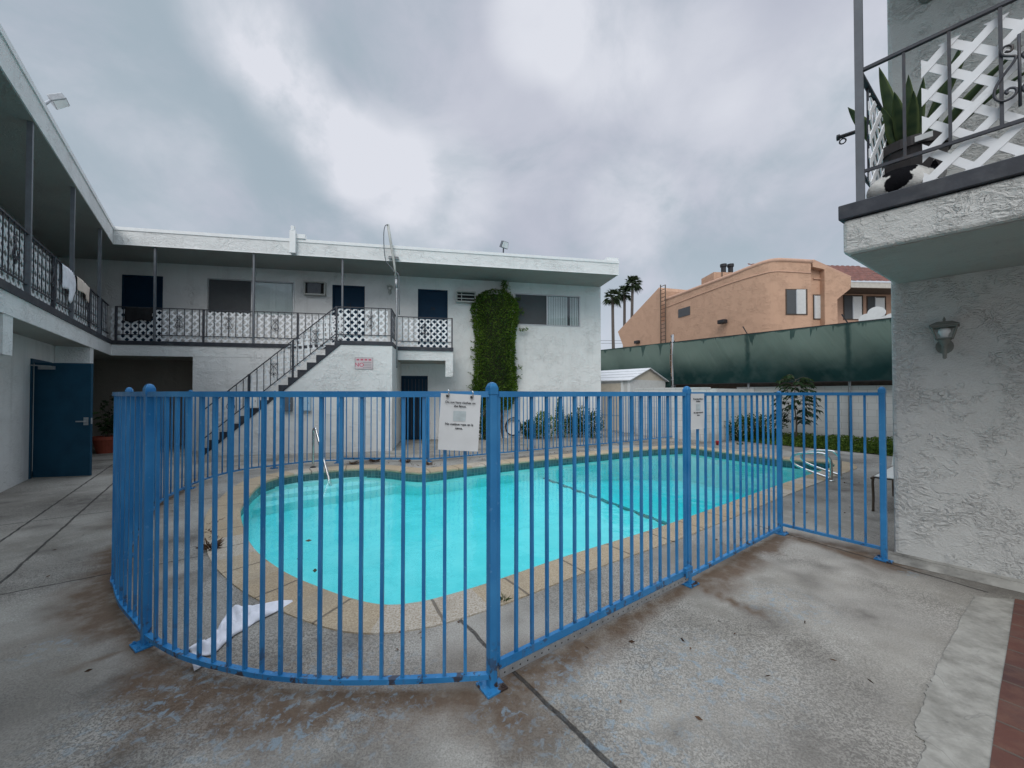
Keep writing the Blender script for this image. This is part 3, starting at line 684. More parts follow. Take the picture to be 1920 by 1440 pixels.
bp_ = [FB.a_at(x, -.06) for x in (288, 474, 641)]
mids = [FB.a_at(380, -.06), FB.a_at(557, -.06)]
railing(FB, .03, A1, -.06, ZF, bld, posts=mids+[.05], scrolls=[FB.a_at(x, -.06) for x in (335, 428, 515)], lat=(FB.a_at(204, -.06), A1-.02))
railing(FB, A2, AR-.02, -.06, ZF, bld, posts=[AR-.04], scrolls=[FB.a_at(795, -.06)], lat=(A2+.05, AR-.06))
railing(FB, A1+.02, A2-.01, .96, ZF, bld, posts=[A1+.03, A2-.03], scrolls=[(A1+A2)/2+.15], lat=(A1+.05, A2-.12))
FRET = Frame(FB(A2-.03, .96), -FB.n)
railing(FRET, .02, 1.0, 0, ZF, bld, lat=(.04, .98))
# stair railing follows the slope
mb = MB(); sl_ = RI/TR; aT, aB = A1+.02, A1-(NR-1)*TR; zl = lambda a, h: ZF+(a-A1)*sl_+h
for h, t in ((.86, .028), (.16, .018)): mb.bar(FB(aB, .96, zl(aB, h)), FB(aT, .96, zl(aT, h)), t, .02)
k = 20
for i in range(1, k):
    a = aB+(aT-aB)*i/k; mb.fbox(FB, a-.0065, a+.0065, .9535, .9665, zl(a, .16), zl(a, .86))
for a in (aB, A1-4.6*TR, A1-9.2*TR): mb.fbox(FB, a-.02, a+.02, .94, .98, zl(a, -.1), zl(a, .87))
sr = mb.build('stair_railing', M_IRON, stair)
lattice(FB, [(aB+.1, zl(aB+.1, .06)), (aT-.05, zl(aT-.05, .06)), (aT-.05, zl(aT-.05, .82)), (aB+.1, zl(aB+.1, .82))], .92, ang=8).build('lattice_panel', M_LATT, sr)
for a in (A1-2.2*TR, A1-6.6*TR, A1-11*TR): scroll(FB, a, zl(a, .50), .972, shear=.0).build('scroll_ornament', M_IRON, sr, smooth=True)
for a in lpost: mb = MB(); mb.fbox(FL, a-.028, a+.028, -.088, -.032, ZF+.001, ZS); mb.build('support_post', M_POSTG, bld)
for a in bp_: mb = MB(); mb.fbox(FB, a-.022, a+.022, -.082, -.038, ZF+.001, ZS); mb.build('support_post', M_POSTG, bld)
# ---- doors
def door(F_, d, z0, z1, b, num=None, knob=True, parent=None, mat=M_DOOR):
    mb = MB(); t = .045
    mb.fbox(F_, d[0]+.001, d[0]+t, b-.10, b+.008, z0, z1); mb.fbox(F_, d[1]-t, d[1]-.001, b-.10, b+.008, z0, z1); mb.fbox(F_, d[0]+t, d[1]-t, b-.10, b+.008, z1-t, z1-.001)
    mb.fbox(F_, d[0]+t, d[1]-t, b-.085, b-.045, z0, z1-t)
    o = mb.build('door', mat, parent)
    if knob:
        k = MB(); p = F_(d[1]-.12, b-.04, z0+.95); k.tube([p, p+F_.n*.05], .015, 8); k.tube([p+F_.n*.05, p+F_.n*.085], [.03, .028], 10); k.build('door_knob', M_STEEL, o, smooth=True)
    if num: text(num, F_, (d[0]+d[1])/2, z0+1.45, b-.043, .16, M_DARK, o, name='door_number')
    return o
door(FB, d1, ZF, DT, RB, parent=bld); door(FB, d2, ZF, DT, RB, '25', parent=bld); door(FB, d3, ZF, DT, RB, '26', parent=bld)
dd = door(FB, d4, 0, 2.08, RB, knob=False, parent=bld)
mb = MB()
for i in range(9):
    a = d4[0]+.06+(d4[1]-d4[0]-.12)*i/8; mb.fbox(FB, a-.008, a+.008, RB-.044, RB-.036, .1, 1.98)
mb.build('door_bars', M_IRON, dd)
# open navy door on the ground floor at the left
hp = FL(3.36, -.50); fp = G(170, 893); FDo = Frame(hp, Vector((fp.x, fp.y, 0))-hp)
lw = (Vector((fp.x, fp.y, 0))-hp).length
mb = MB(); mb.fbox(FDo, .03, lw, -.022, .022, .015, 2.05); od = mb.build('door', M_DOOR2, bld); tag(od, 'navy door standing open')
mb = MB(); mb.fbox(FL, 3.361, 3.44, -.62, -.50, 0, 2.12); mb.fbox(FL, 2.34, 2.419, -.62, -.50, 0, 2.12); mb.fbox(FL, 2.419, 3.361, -.62, -.50, 2.06, 2.12); mb.build('door_frame', M_DOOR2, bld)
mb = MB(); mb.fbox(FDo, .12, .34, .022, .07, 1.93, 1.99); mb.bar(FDo(.3, .05, 1.985), FDo(.05, .12, 2.0), .02); mb.build('door_closer', M_GALV, od)
mb = MB(); mb.fbox(FDo, lw-.10, lw-.03, .022, .03, .93, 1.07); mb.tube([FDo(lw-.065, .03, 1.0), FDo(lw-.065, .075, 1.0), FDo(lw-.18, .075, 1.0)], .011, 6); mb.fbox(FDo, lw, lw+.003, -.015, .015, .95, 1.06); mb.build('door_handle', M_GALV, od)
# ---- windows
def window(F_, a0, a1, z0, z1, b, parent, split=.5, screen='L', blinds='v', gap=(), mat=M_FRAME):
    mb = MB(); t = .035
    mb.fbox(F_, a0+.001, a0+t, b-.07, b+.012, z0+.001, z1-.001); mb.fbox(F_, a1-t, a1-.001, b-.07, b+.012, z0+.001, z1-.001)
    mb.fbox(F_, a0+t, a1-t, b-.07, b+.012, z1-t, z1-.001); mb.fbox(F_, a0+t, a1-t, b-.07, b+.012, z0+.001, z0+t)
    am = a0+(a1-a0)*split
    if split: mb.fbox(F_, am-.02, am+.02, b-.06, b+.004, z0+t, z1-t)
    o = mb.build('window', mat, parent)
    mb = MB(); mb.fbox(F_, a0+t, a1-t, b-.045, b-.040, z0+t, z1-t); mb.build('pane', M_GLASS, o)
    mb = MB()
    if blinds == 'v':
        a = a0+t
        while a < a1-t-.02:
            w_ = min(.080, a1-t-a)
            if not any(g0 < (a-a0)/(a1-a0) < g1 for g0, g1 in gap):
                s = random.uniform(.01, .035); mb.quad(F_(a, b-.06, z0), F_(a+w_, b-.06-s, z0), F_(a+w_, b-.06-s, z1), F_(a, b-.06, z1))
            a += .086
    else:
        z = z0
        while z < z1: mb.quad(F_(a0+t, b-.10, z), F_(a1-t, b-.10, z), F_(a1-t, b-.115, z+.05), F_(a0+t, b-.115, z+.05)); z += .045
    mb.build('blind', M_BLIND, o)
    mb = MB(); mb.fbox(F_, a0+.001, a1-.001, b-.16, b-.145, z0+.001, z1-.001); mb.build('room_shade', M_SCREEN, o)
    if screen:
        s0, s1 = (a0+t, am-.02) if screen == 'L' else (am+.02, a1-t)
        mb = MB(); mb.fbox(F_, s0, s1, b-.030, b-.024, z0+t, z1-t); mb.build('insect_screen', M_SCREEN, o)
    return o
window(FB, *w1, WB_, WT_, RB, bld, .5); window(FB, *w2, WB_, WT_, RB, bld, .49, gap=((.80, .83), (.86, .885)))

# ---- air conditioners, lamps
def aircon(px0, px1, py0, py1, grille, label):
    a0, z1 = FB.px(px0, py0, RB+.12); a1, z0 = FB.px(px1, py1, RB+.12)
    o = empty('air_conditioner', FB((a0+a1)/2, RB, z0), label, 'air conditioner', 'wall air conditioners')
    mb = MB(); t = .035
    mb.fbox(FB, a0, a0+t, RB+.001, RB+.16, z0, z1); mb.fbox(FB, a1-t, a1, RB+.001, RB+.16, z0, z1); mb.fbox(FB, a0+t, a1-t, RB+.001, RB+.16, z1-t, z1); mb.fbox(FB, a0+t, a1-t, RB+.001, RB+.17, z0, z0+t)
    mb.build('casing', M_LAMPW, o)
    mb = MB()
    mb.fbox(FB, a0+t, a1-t, RB+.001, RB+.05, z0+t, z1-t)
    mb.build('coil', M_DARK, o); mb = MB()
    if grille:
        for i in range(1, 3): z = z0+(z1-z0)*i/3; mb.fbox(FB, a0+t, a1-t, RB+.13, RB+.145, z-.014, z+.014)
        a = a0+(a1-a0)*.27; mb.fbox(FB, a-.012, a+.012, RB+.1305, RB+.1445, z0+t, z1-t)
    else:
        mb.fbox(FB, a0+(a1-a0)*.16, a1-(a1-a0)*.22, RB+.06, RB+.11, z0+t+.01, z1-t-.01)
        for i in range(9): z = z0+t+.02+(z1-z0-2*t-.04)*i/9; mb.fbox(FB, a0+(a1-a0)*.16, a1-(a1-a0)*.22, RB+.11, RB+.116, z, z+.008)
    mb.build('grille', M_LAMPW if grille else M_POSTG, o)
aircon(570, 610, 527, 554, False, 'wall air conditioner with dark square grille left of door 25')
aircon(855.5, 892, 545.5, 567.5, True, 'wall air conditioner with pale barred grille beside the vine')
def walllamp(F_, a, z, s, label, b=0.0, mat=M_LAMPW):
    o = empty('wall_lamp', F_(a, b, z), label, 'wall lamp', 'lantern wall lamps')
    P = lambda x, y, h: F_(a+x*s, b+y*s, z+h*s)
    mb = MB(); pl = [P(.055*math.cos(t), .002, -.06+.065*math.sin(t)) for t in np.linspace(0, 2*PI, 17)[:-1]]; pf = [p+F_.n*.016*s for p in pl]
    k = 16; mb.add(pl+pf, [tuple(range(k)), tuple(range(k, 2*k))[::-1]]+[(i, (i+1) % k, k+(i+1) % k, k+i) for i in range(k)]); mb.build('back_plate', mat, o)
    mb = MB(); mb.tube([P(0, .015, -.06), P(0, .06, -.09), P(0, .10, -.07)], .014*s, 8)
    mb.lathe(P(0, .10, 0), [(.006*s, -.175*s), (.013*s, -.165*s), (.012*s, -.15*s), (.017*s, -.10*s), (.020*s, -.05*s), (.03*s, -.045*s), (.032*s, -.02*s), (.042*s, -.015*s), (.042*s, -.005*s)], 12); mb.build('arm', mat, o, smooth=True)
    mb = MB(); r0, r1, h0, h1 = .047, .072, 0.0, .10
    cs = [(-1, -1), (1, -1), (1, 1), (-1, 1)]
    for i in range(4):
        q = cs[i]; q2 = cs[(i+1) % 4]
        mb.bar(P(q[0]*r0, .10+q[1]*r0, h0), P(q[0]*r1, .10+q[1]*r1, h1), .010*s)
        mb.bar(P(q[0]*r0, .10+q[1]*r0, h0), P(q2[0]*r0, .10+q2[1]*r0, h0), .010*s); mb.bar(P(q[0]*r1, .10+q[1]*r1, h1), P(q2[0]*r1, .10+q2[1]*r1, h1), .012*s)
    mb.build('lantern_frame', mat, o)
    mb = MB(); mb.lathe(P(0, .10, 0), [(.022*s, .005*s), (.024*s, .03*s), (.038*s, .055*s), (.036*s, .08*s), (.02*s, .092*s)], 12); mb.build('bulb', M_BLIND, o, smooth=True)
    mb = MB(); r = .088; tp = .045
    b4 = [P(q[0]*r, .10+q[1]*r, .105) for q in cs]; m4 = [P(q[0]*r, .10+q[1]*r, .115) for q in cs]; t4 = [P(q[0]*tp, .10+q[1]*tp, .145) for q in cs]
    mb.hexa(b4+m4); mb.hexa([p+Vector((0, 0, .001*s)) for p in m4]+t4); mb.lathe(P(0, .10, 0), [(.014*s, .145*s), (.008*s, .155*s), (.010*s, .165*s), (.002*s, .19*s)], 8); mb.build('lamp_roof', mat, o)
    return o
a, z = FB.px(731.5, 545, RB); walllamp(FB, a, z, 1.0, 'small lantern wall lamp between door 25 and the conduit mast', RB)
a, z = FL.px(175, 512, RL); walllamp(FL, a, z, 1.2, 'dark lantern lamp in the shaded corner of the upper left balcony', RL, M_POSTG)

# ---- nearer building on the right
WC = G(1677, 1047); FR = Frame(WC, (.658, -.753)); BO, BE = 1.33, -.15
br_ = empty('apartment_building', (WC.x, WC.y, 0), 'near grey stucco building corner with overhanging balcony and white lattice railing', 'building')
mb = MB(); mb.fbox(FR, 0, 9, -7, 0, 0, 5.43); mb.build('wall', M_STR, br_, bevel=.03)
mb = MB(); mb.prism([FR(*q).xy[:] for q in ((BE, BO-.02), (9, BO-.02), (9, .003), (.015, .003))], ZB+.03, ZFB-.002); mb.build('balcony_beam', M_STR, br_, bevel=.025); mb = MB(); mb.prism([FR(*q).xy[:] for q in ((BE+.04, BO-.06), (8.9, BO-.06), (8.9, .004), (.05, .004))], ZB+.022, ZB+.06); mb.build('soffit', M_SOF, br_)
mb = MB(); mb.prism([FR(*q).xy[:] for q in ((BE-.02, BO), (9, BO), (9, .003), (.0, .003))], ZFB, ZF); mb.build('balcony_floor', M_TRIM, br_, bevel=.006)
mb = MB(); mb.fbox(FR, .02, 9, -7, -.001, 5.44, 5.9); mb.fbox(FR, BE+.05, 9, 0, BO, 5.4, 5.9); mb.build('roof', M_ST, br_)
la = FR.a_at(1736, BO-.06)
rr_ = railing(FR, BE+.12, 8.8, BO-.05, ZF, br_, posts=[2.3, 4.5], sp=.205, lat=None, H=.95, bal=.016, zb=.205, thick=.026)
lattice(FR, [(la, ZF+.012), (8.7, ZF+.012), (8.7, ZF+.89), (la, ZF+.89)], BO-.085, pitch=.132, w=.046).build('lattice_panel', M_LATT, rr_)
a, z = FR.px(1912, 130, BO-.03); scroll(FR, a, z+.0, BO-.038, 1.05, .007).build('scroll_ornament', M_IRON, rr_, smooth=True)
FRE = Frame(FR(BE+.10, BO-.08), FR(.06, .02)-FR(BE+.10, BO-.08))
re_ = railing(FRE, .0, 1.2, 0, ZF, br_, sp=.2, H=.95, zb=.205)
lattice(FRE, [(.05, ZF+.012), (1.15, ZF+.012), (1.15, ZF+.80), (.05, ZF+.80)], .03, pitch=.122, w=.046).build('lattice_panel', M_LATT, re_)
mb = MB(); mb.fbox(FR, BE+.075, BE+.12, BO-.072, BO-.028, ZF, 5.4); mb.build('support_post', M_POSTG, br_)
a, z = FR.px(1771, 637, 0); walllamp(FR, a, z, .97, 'grey green lantern wall lamp under the right balcony', mat=M_LAMPD)
a, z = FR.px(1748, 2, 0); walllamp(FR, a-.02, z+.14, 1.1, 'pale wall lamp cut off by the top edge above the right balcony', mat=M_LAMPD)
# cement curb along its foot
mb = MB(); mb.fprism(FR, [(-.02, 0), (9, 0), (9, .03), (-.02, .05)], .001, .035)
mb.add([FR(-.05, .0, .06), FR(9, .0, .06), FR(9, .10, .002), FR(-.05, .13, .002)], [(0, 1, 2, 3)])
tag(mb.build('kerb', M_KERB), kind='structure')
# ------------------------------------------------------------------ blue pool fence and gates
def sweep(mb, P, w, h, z):
    P = [Vector(p) for p in P]; m = len(P); k = len(mb.v)
    for i in range(m):
        t = (P[min(i+1, m-1)]-P[max(i-1, 0)]); t.z = 0; t.normalize(); nn = Vector((t.y, -t.x, 0))*(w/2)
        for s_, zz in ((-1, z-h/2), (1, z-h/2), (1, z+h/2), (-1, z+h/2)): q = P[i]+nn*s_; mb.v.append((q.x, q.y, zz))
    for i in range(m-1):
        for j in range(4): mb.f.append((k+i*4+j, k+i*4+(j+1) % 4, k+(i+1)*4+(j+1) % 4, k+(i+1)*4+j)); mb.mi.append(0)
    mb.f.append((k+3, k+2, k+1, k)); mb.f.append((k+(m-1)*4, k+(m-1)*4+1, k+(m-1)*4+2, k+(m-1)*4+3)); mb.mi += [0, 0]
def resample(P, n0, n1, step=None, count=None):
    L = [0]
    for a, b in zip(P[:-1], P[1:]): L.append(L[-1]+(b-a).length)
    tot = L[-1]; cnt = count or max(1, round((tot-n0-n1)/step)-1); o = []
    for i in range(1, cnt+1):
        s_ = n0+(tot-n0-n1)*i/(cnt+1); k = max(j for j in range(len(L)) if L[j] <= s_ and j < len(P)-1)
        t = (s_-L[k])/max(1e-6, L[k+1]-L[k]); o.append((P[k].lerp(P[k+1], t), (P[k+1]-P[k]).normalized()))
    return o
def sub(P, i, j): return P[i:j+1]
def nearest(P, q): return min(range(len(P)), key=lambda i: (P[i]-Vector((q.x, q.y, 0))).length)
def post(parent, p, d, top=1.545, w=.043, plate=True, base=0.0):
    Fp = Frame(p, d); mb = MB(); mb.fbox(Fp, -w/2, w/2, -w/2, w/2, base, top-.03); o = mb.build('post', M_BLUE, parent, bevel=.004)
    mb = MB(); c = w/2+.0035; P = lambda r, z: [Fp(-r, -r, z), Fp(r, -r, z), Fp(r, r, z), Fp(-r, r, z)]
    mb.hexa(P(c, top-.05)+P(c, top-.012)); mb.hexa(P(c*.97, top-.0119)+P(c*.62, top+.008)); mb.hexa(P(c*.62, top+.0081)+P(c*.2, top+.014)); mb.build('cap', M_BLUE, o, bevel=.003)
    if plate:
        mb = MB(); mb.fbox(Fp, -.06, .06, -.06, .06, .002, .011)
        for x in (-.043, .043):
            for y in (-.043, .043): mb.lathe(Fp(x, y, 0), [(.012, .011), (.012, .017), (.007, .0172), (.007, .024)], 6)
        mb.build('base_plate', M_BLUE, o)
    return o
def run(parent, P, step=.116, count=None, zt=1.497, zb=.06, h=.030, n0=.03, n1=.03, pw=.0165):
    mb = MB(); sweep(mb, P, .034, h, zt); mb.build('top_rail', M_BLUE, parent)
    mb = MB(); sweep(mb, P, .030, .026, zb); mb.build('bottom_rail', M_BLUE, parent)
    for q, t in resample(P, n0, n1, step, count):
        Fq = Frame(q, t); mb = MB(); lx, ly = random.gauss(0, .0025), random.gauss(0, .0025); c = pw/2; D = Vector((lx, ly, 0))
        B = [Fq(-c, -c, zb+.012), Fq(c, -c, zb+.012), Fq(c, c, zb+.012), Fq(-c, c, zb+.012)]; T = [p+D+Vector((0, 0, zt-zb-.026)) for p in B]
        mb.hexa(B+T); mb.build('picket', M_BLUE, parent)
f1 = empty('pool_fence', tuple(PA), 'long blue picket fence curving around the shallow end of the pool', 'fence', 'blue pool fences')
i3 = nearest(FP1c, G(506, 876)); i2 = nearest(FP1c, G(345, 917)); i1 = nearest(FP1c, Vector((-3.55, 3.58, 0))); iA = nearest(FP1c, PA)
segs = [0, i3, i2, i1, iA, len(FP1c)-1]
for a, b, cnt in zip(segs[:-1], segs[1:], (None, None, None, None, 19)): run(f1, sub(FP1c, a, b), count=cnt)
for i in segs: post(f1, FP1c[i], (FP1c[min(i+1, len(FP1c)-1)]-FP1c[max(0, i-1)]) if i != segs[-1] else PC-PB, plate=True)
f2 = empty('pool_fence', tuple(PD), 'short blue corner fence between the near gate and the right stucco wall', 'fence', 'blue pool fences')
run(f2, [PC, PD], count=13); run(f2, [PD, PE], count=7, zb=.10)
post(f2, PC, PC-PB); post(f2, PD, PD-PC, top=1.515); post(f2, PE, PE-PD, top=1.55)
f3 = empty('pool_fence', tuple(PR1), 'far blue picket fence in front of the bushes and shed', 'fence', 'blue pool fences')
run(f3, [PL5, PR1]); run(f3, [PR1, PR2]); post(f3, PL5, PR1-PL5); post(f3, PR1, PR1-PL5); post(f3, PR2, PR1-PL5)
def gate(p, q, label, zb, count, strip):
    d = (q-p).normalized(); o = empty('pool_gate', tuple(p+d*.05), label, 'gate', 'blue pool gates'); Fg = Frame(p, d); L = (q-p).length; e0, e1 = .035, L-.035
    run(o, [p+d*e0, p+d*e1], count=count, zb=zb, n0=.01, n1=.01)
    mb = MB(); mb.fbox(Fg, e0, e1, .0165, .020, zb-.022, zb+.022); mb.build('rail_cover', M_BLUE, o)
    for a in (e0, e1): mb = MB(); mb.fbox(Fg, a-.011, a+.011, -.011, .011, zb-.01, 1.51); mb.build('stile', M_BLUE, o)
    if strip:
        mb = MB(); mb.fbox(Fg, e0, e1, .020, .023, zb-.066, zb-.024); mb.fbox(Fg, e0, e1, -.012, .0199, zb-.028, zb-.024); mb.cur = 1; k = int((e1-e0)/.05)
        for i in range(k): a = e0+.03+i*.05; mb.tube([Fg(a, .0225, zb-.046), Fg(a, .0236, zb-.046)], .005, 6)
        mb.build('steel_strip', [M_GALV, M_DARK], o)
    for z in (.35, 1.25):
        mb = MB(); mb.fbox(Fg, -.01, .05, -.03, -.012, z-.05, z+.05); mb.build('hinge', M_BLUE, o)
    mb = MB(); mb.fbox(Fg, L-.09, L+.0, .012, .04, .10, .15); mb.fbox(Fg, L-.10, L-.03, .04, .048, .085, .135); mb.build('latch', M_BLUE, o)
    return o
gate(PB, PC, 'near blue picket gate with a perforated steel strip under it', .108, 15, True)
gate(PL4, PL5, 'far blue picket gate in front of the stair wall', .075, 13, False)

# ------------------------------------------------------------------ notices
class Sheet:
    def __init__(s, o, d, up): s.o = Vector(o); s.d = Vector(d).normalized(); u = Vector(up); u = (u-s.d*u.dot(s.d)).normalized(); s.up = u; s.n = s.d.cross(u)
    def __call__(s, a, b, z): return s.o+s.d*a+s.n*b+s.up*z
def notice(sh, w, h, label, clips, half=False):
    o = empty('paper_notice', sh(0, 0, -h), label, 'notice', 'paper notices on the fence')
    mb = MB(); nx_, nz_ = 10, 14; bow = lambda a, z: .006*math.sin(a/w*5+1)*(-z/h)+.003*math.sin(z*30)
    for s_ in (0, .0012):
        k = len(mb.v)
        for i in range(nx_+1):
            for j in range(nz_+1): a = -w/2+w*i/nx_; z = -h*j/nz_; mb.v.append(tuple(sh(a, bow(a, z)*.4+s_, z)))
        for i in range(nx_):
            for j in range(nz_): mb.f.append((k+i*(nz_+1)+j, k+i*(nz_+1)+j+1, k+(i+1)*(nz_+1)+j+1, k+(i+1)*(nz_+1)+j)); mb.mi.append(0)
    mb.build('sheet', M_PLASTIC, o, smooth=True)
    sz = w*.078
    for s_, z in (('Do not hang clothes on', .150), ('the fence.', .215), ('No cuelgue ropa en la', .535), ('cerca.', .605)):
        text(s_, sh, 0, -h*z, .0062, sz, M_INK, o, bold=.0003)
    mb = MB(); mb.hexa([sh(x, y, z) for z in (-h*.475, -h*.30) for x, y in ((-w*.16, .004), (w*.15, .004), (w*.15, .0058), (-w*.16, .0058))]); mb.build('picture', M_CARD, o)
    for a in clips:
        c = MB(); c.tube([sh(a, .006, .018), sh(a+.006, .012, .012), sh(a+.004, .010, -.012), sh(a, .008, -.022)], .0028, 6); c.build('binder_clip', M_STEEL, o)
        c = MB(); c.hexa([sh(a+x, y, z) for z in (-.018, -.006) for x, y in ((-.007, .002), (.007, .002), (.007, .012), (-.007, .012))]); c.build('clip_spring', M_RUB, o)
q0 = FP1c[nearest(FP1c, G(815, 1270))]; pl = Vector((0, 0, 0))
d_ = ray(866, 739); yy = 1.955; p0 = Vector((d_.x/d_.y*yy, yy-.032, CAMZ+d_.z/d_.y*yy))
sh1 = Sheet(p0, (1, .03, -.055), (.075, 0, 1)); notice(sh1, .200, .282, 'paper notice in a plastic sleeve clipped to the curved fence beside the tall post', (-.065, .055))
FCD = Frame(PC, PD-PC); a_, z_ = FCD.px(1308.5, 738, .03)
sh2 = Sheet(FCD(a_, .028, z_), FCD.d, (0, 0, 1)); notice(sh2, .205, .285, 'paper notice pressed between pickets of the short fence right of the near gate', ())
# NO sign and utility boxes on the stair wall
a0, z1 = FB.px(665.5, 670, 1.0); a1, z0 = FB.px(699.5, 692.5, 1.0)
o = empty('rule_sign', FB((a0+a1)/2, 1.0, z0), 'small pink and white NO sign on the stair wall', 'sign')
mb = MB(); mb.fbox(FB, a0, a1, 1.001, 1.008, z0, z1); mb.build('board', M_SIGN, o, bevel=.002)
mb = MB(); t = .012
for q in ((a0, a1, z1-t, z1), (a0, a1, z0, z0+t), (a0, a0+t, z0+t, z1-t), (a1-t, a1, z0+t, z1-t)): mb.fbox(FB, q[0], q[1], 1.0085, 1.0105, q[2], q[3])
mb.build('border', M_GREYINK, o)
H_ = z1-z0; W_ = a1-a0
text('NO', FB, a0+W_*.245, z0+H_*.36, 1.009, H_*.47, M_RED, o, bold=.002)
mb = MB()
for i in range(4): z = z0+H_*(.12+.145*i); mb.fbox(FB, a0+W_*.44, a1-W_*.09, 1.0085, 1.0095, z, z+H_*.055)
mb.build('text_line', M_GREYINK, o)
mb = MB()
for i in range(4): x = a0+W_*(.09+.22*i); mb.fbox(FB, x, x+W_*.15, 1.0085, 1.0095, z0+H_*.74, z0+H_*.87)
mb.build('heading', M_RED, o)
def wallbox(px0, py0, px1, py1, b, mat, label, dep=.09, name='utility_box'):
    a0, z1 = FB.px(px0, py0, b); a1, z0 = FB.px(px1, py1, b); o = empty(name, FB((a0+a1)/2, b, z0), label, 'utility box', 'boxes on the walls')
    mb = MB(); mb.fbox(FB, a0, a1, b+.001, b+dep, z0, z1); mb.build('case', mat, o, bevel=.006)
    mb = MB(); mb.fbox(FB, a0+.012, a1-.012, b+dep, b+dep+.006, z0+.015, z1-.012); d = mb.build('lid', mat, o, bevel=.002)
    mb = MB(); mb.fbox(FB, a1-.035, a1-.022, b+dep+.006, b+dep+.016, (z0+z1)/2-.02, (z0+z1)/2+.02); mb.build('latch', M_GALV, o)
wallbox(468, 741, 484.5, 763, 1.0, M_WHITE, 'white utility box low on the stair wall near the steps')
wallbox(533, 741, 549, 771, 1.0, M_POSTG, 'dark grey meter box in the middle of the stair wall')
wallbox(567, 741, 583, 770, 1.0, plain('pale blue enamel', (.42, .58, .70), .5), 'pale blue panel box on the stair wall beside the grey meter box')
wallbox(904, 741, 923, 759, RB, M_WHITE, 'white panel box on the wall left of the vine stems')
wallbox(996.5, 788, 1005, 797, RB, M_WHITE, 'tiny white outlet box above the low bushes', .05)

# ------------------------------------------------------------------ service mast with cable loop
o = empty('service_mast', FB(FB.a_at(743), .1, 2.2), 'grey service conduit mast with a loop of cable rising past the roof edge', 'conduit mast')
PX = lambda pts, b: [FB(a, b, z) for a, z in (FB.px(x, y, b) for x, y in pts)]
mb = MB(); mb.tube(PX([(743.5, 690), (743.5, 648), (744, 600), (744, 545), (743.5, 524)], .10), .029, 10); mb.build('conduit', M_GALV, o, smooth=True)
mb = MB(); mb.tube(PX([(743.2, 540), (742.8, 524)], .10), .040, 10); mb.tube(PX([(742.8, 524), (741.5, 516)], .10), .036, 10); mb.build('coupling', M_GALV, o, smooth=True)
mb = MB(); mb.tube(PX([(742, 520), (739.5, 497), (737, 480), (732, 450), (727.3, 421)], .11), [.030, .032, .036, .038, .040], 10); mb.build('mast_pipe', M_LAMPW, o, smooth=True)
mb = MB(); mb.tube(catmull(PX([(727.3, 421), (722, 424), (719.5, 440), (720.5, 470), (724, 490), (732, 500), (740, 511)], .16), 5), .012, 6); mb.build('cable', M_POSTG, o, smooth=True)
mb = MB(); mb.tube(catmull(PX([(743, 510), (747.5, 516), (748.5, 530), (748.5, 590)], .13), 4), .016, 6); mb.build('side_conduit', M_POSTG, o, smooth=True)
mb = MB(); a, z = FB.px(738, 483, .06); mb.fbox(FB, a-.14, a+.14, .02, .10, z-.03, z-.015); mb.fbox(FB, a-.14, a+.14, .02, .10, z+.015, z+.03); mb.build('bracket', M_GALV, o)
# ------------------------------------------------------------------ floodlights on the roof edge
def flood(pts, head, aim, label, mat):
    o = empty('floodlight', pts[0], label, 'floodlight', 'roof floodlights')
    mb = MB(); mb.tube(pts, .022, 8); mb.build('arm', mat, o, smooth=True)
    h = Vector(head); aim = Vector(aim).normalized(); sh = Sheet(h, aim.cross(Vector((0, 0, 1))), aim)
    s3 = sh
    mb = MB(); r = [(-.14, -.03, -.10), (.14, -.03, -.10), (.14, .03, -.10), (-.14, .03, -.10), (-.11, -.03, .10), (.11, -.03, .10), (.11, .03, .10), (-.11, .03, .10)]
    up2 = sh.n
    mb.hexa([h+sh.d*x+aim*y*1.6+up2*z for x, y, z in r]); mb.build('housing', mat, o, bevel=.01)
    mb = MB(); mb.hexa([h+sh.d*x*.85+aim*(.049+.004*(y > 0))+up2*z*.85 for x, y, z in r]); mb.build('lens', M_BLIND, o)
pts = [FL(a, -.1, z) for a, z in (FL.px(x, y, -.1) for x, y in ((78, 199), (95, 187)))]
a, z = FL.px(107, 188, -.05); flood(pts+[FL(a, -.05, z)], FL(a, -.03, z), FL.n*.6+Vector((0, 0, -.75)), 'grey floodlight on a short arm above the left roof edge', M_GALV)
pts = [FB(a, -.15, z) for a, z in (FB.px(x, y, -.15) for x, y in ((943.5, 482), (944, 463)))]
a, z = FB.px(945.5, 459, -.05); flood(pts, FB(a, -.05, z), FB.n*.8+FB.d*.5+Vector((0, 0, -.35)), 'small floodlight on a thin pole above the back roof edge', M_POSTG)

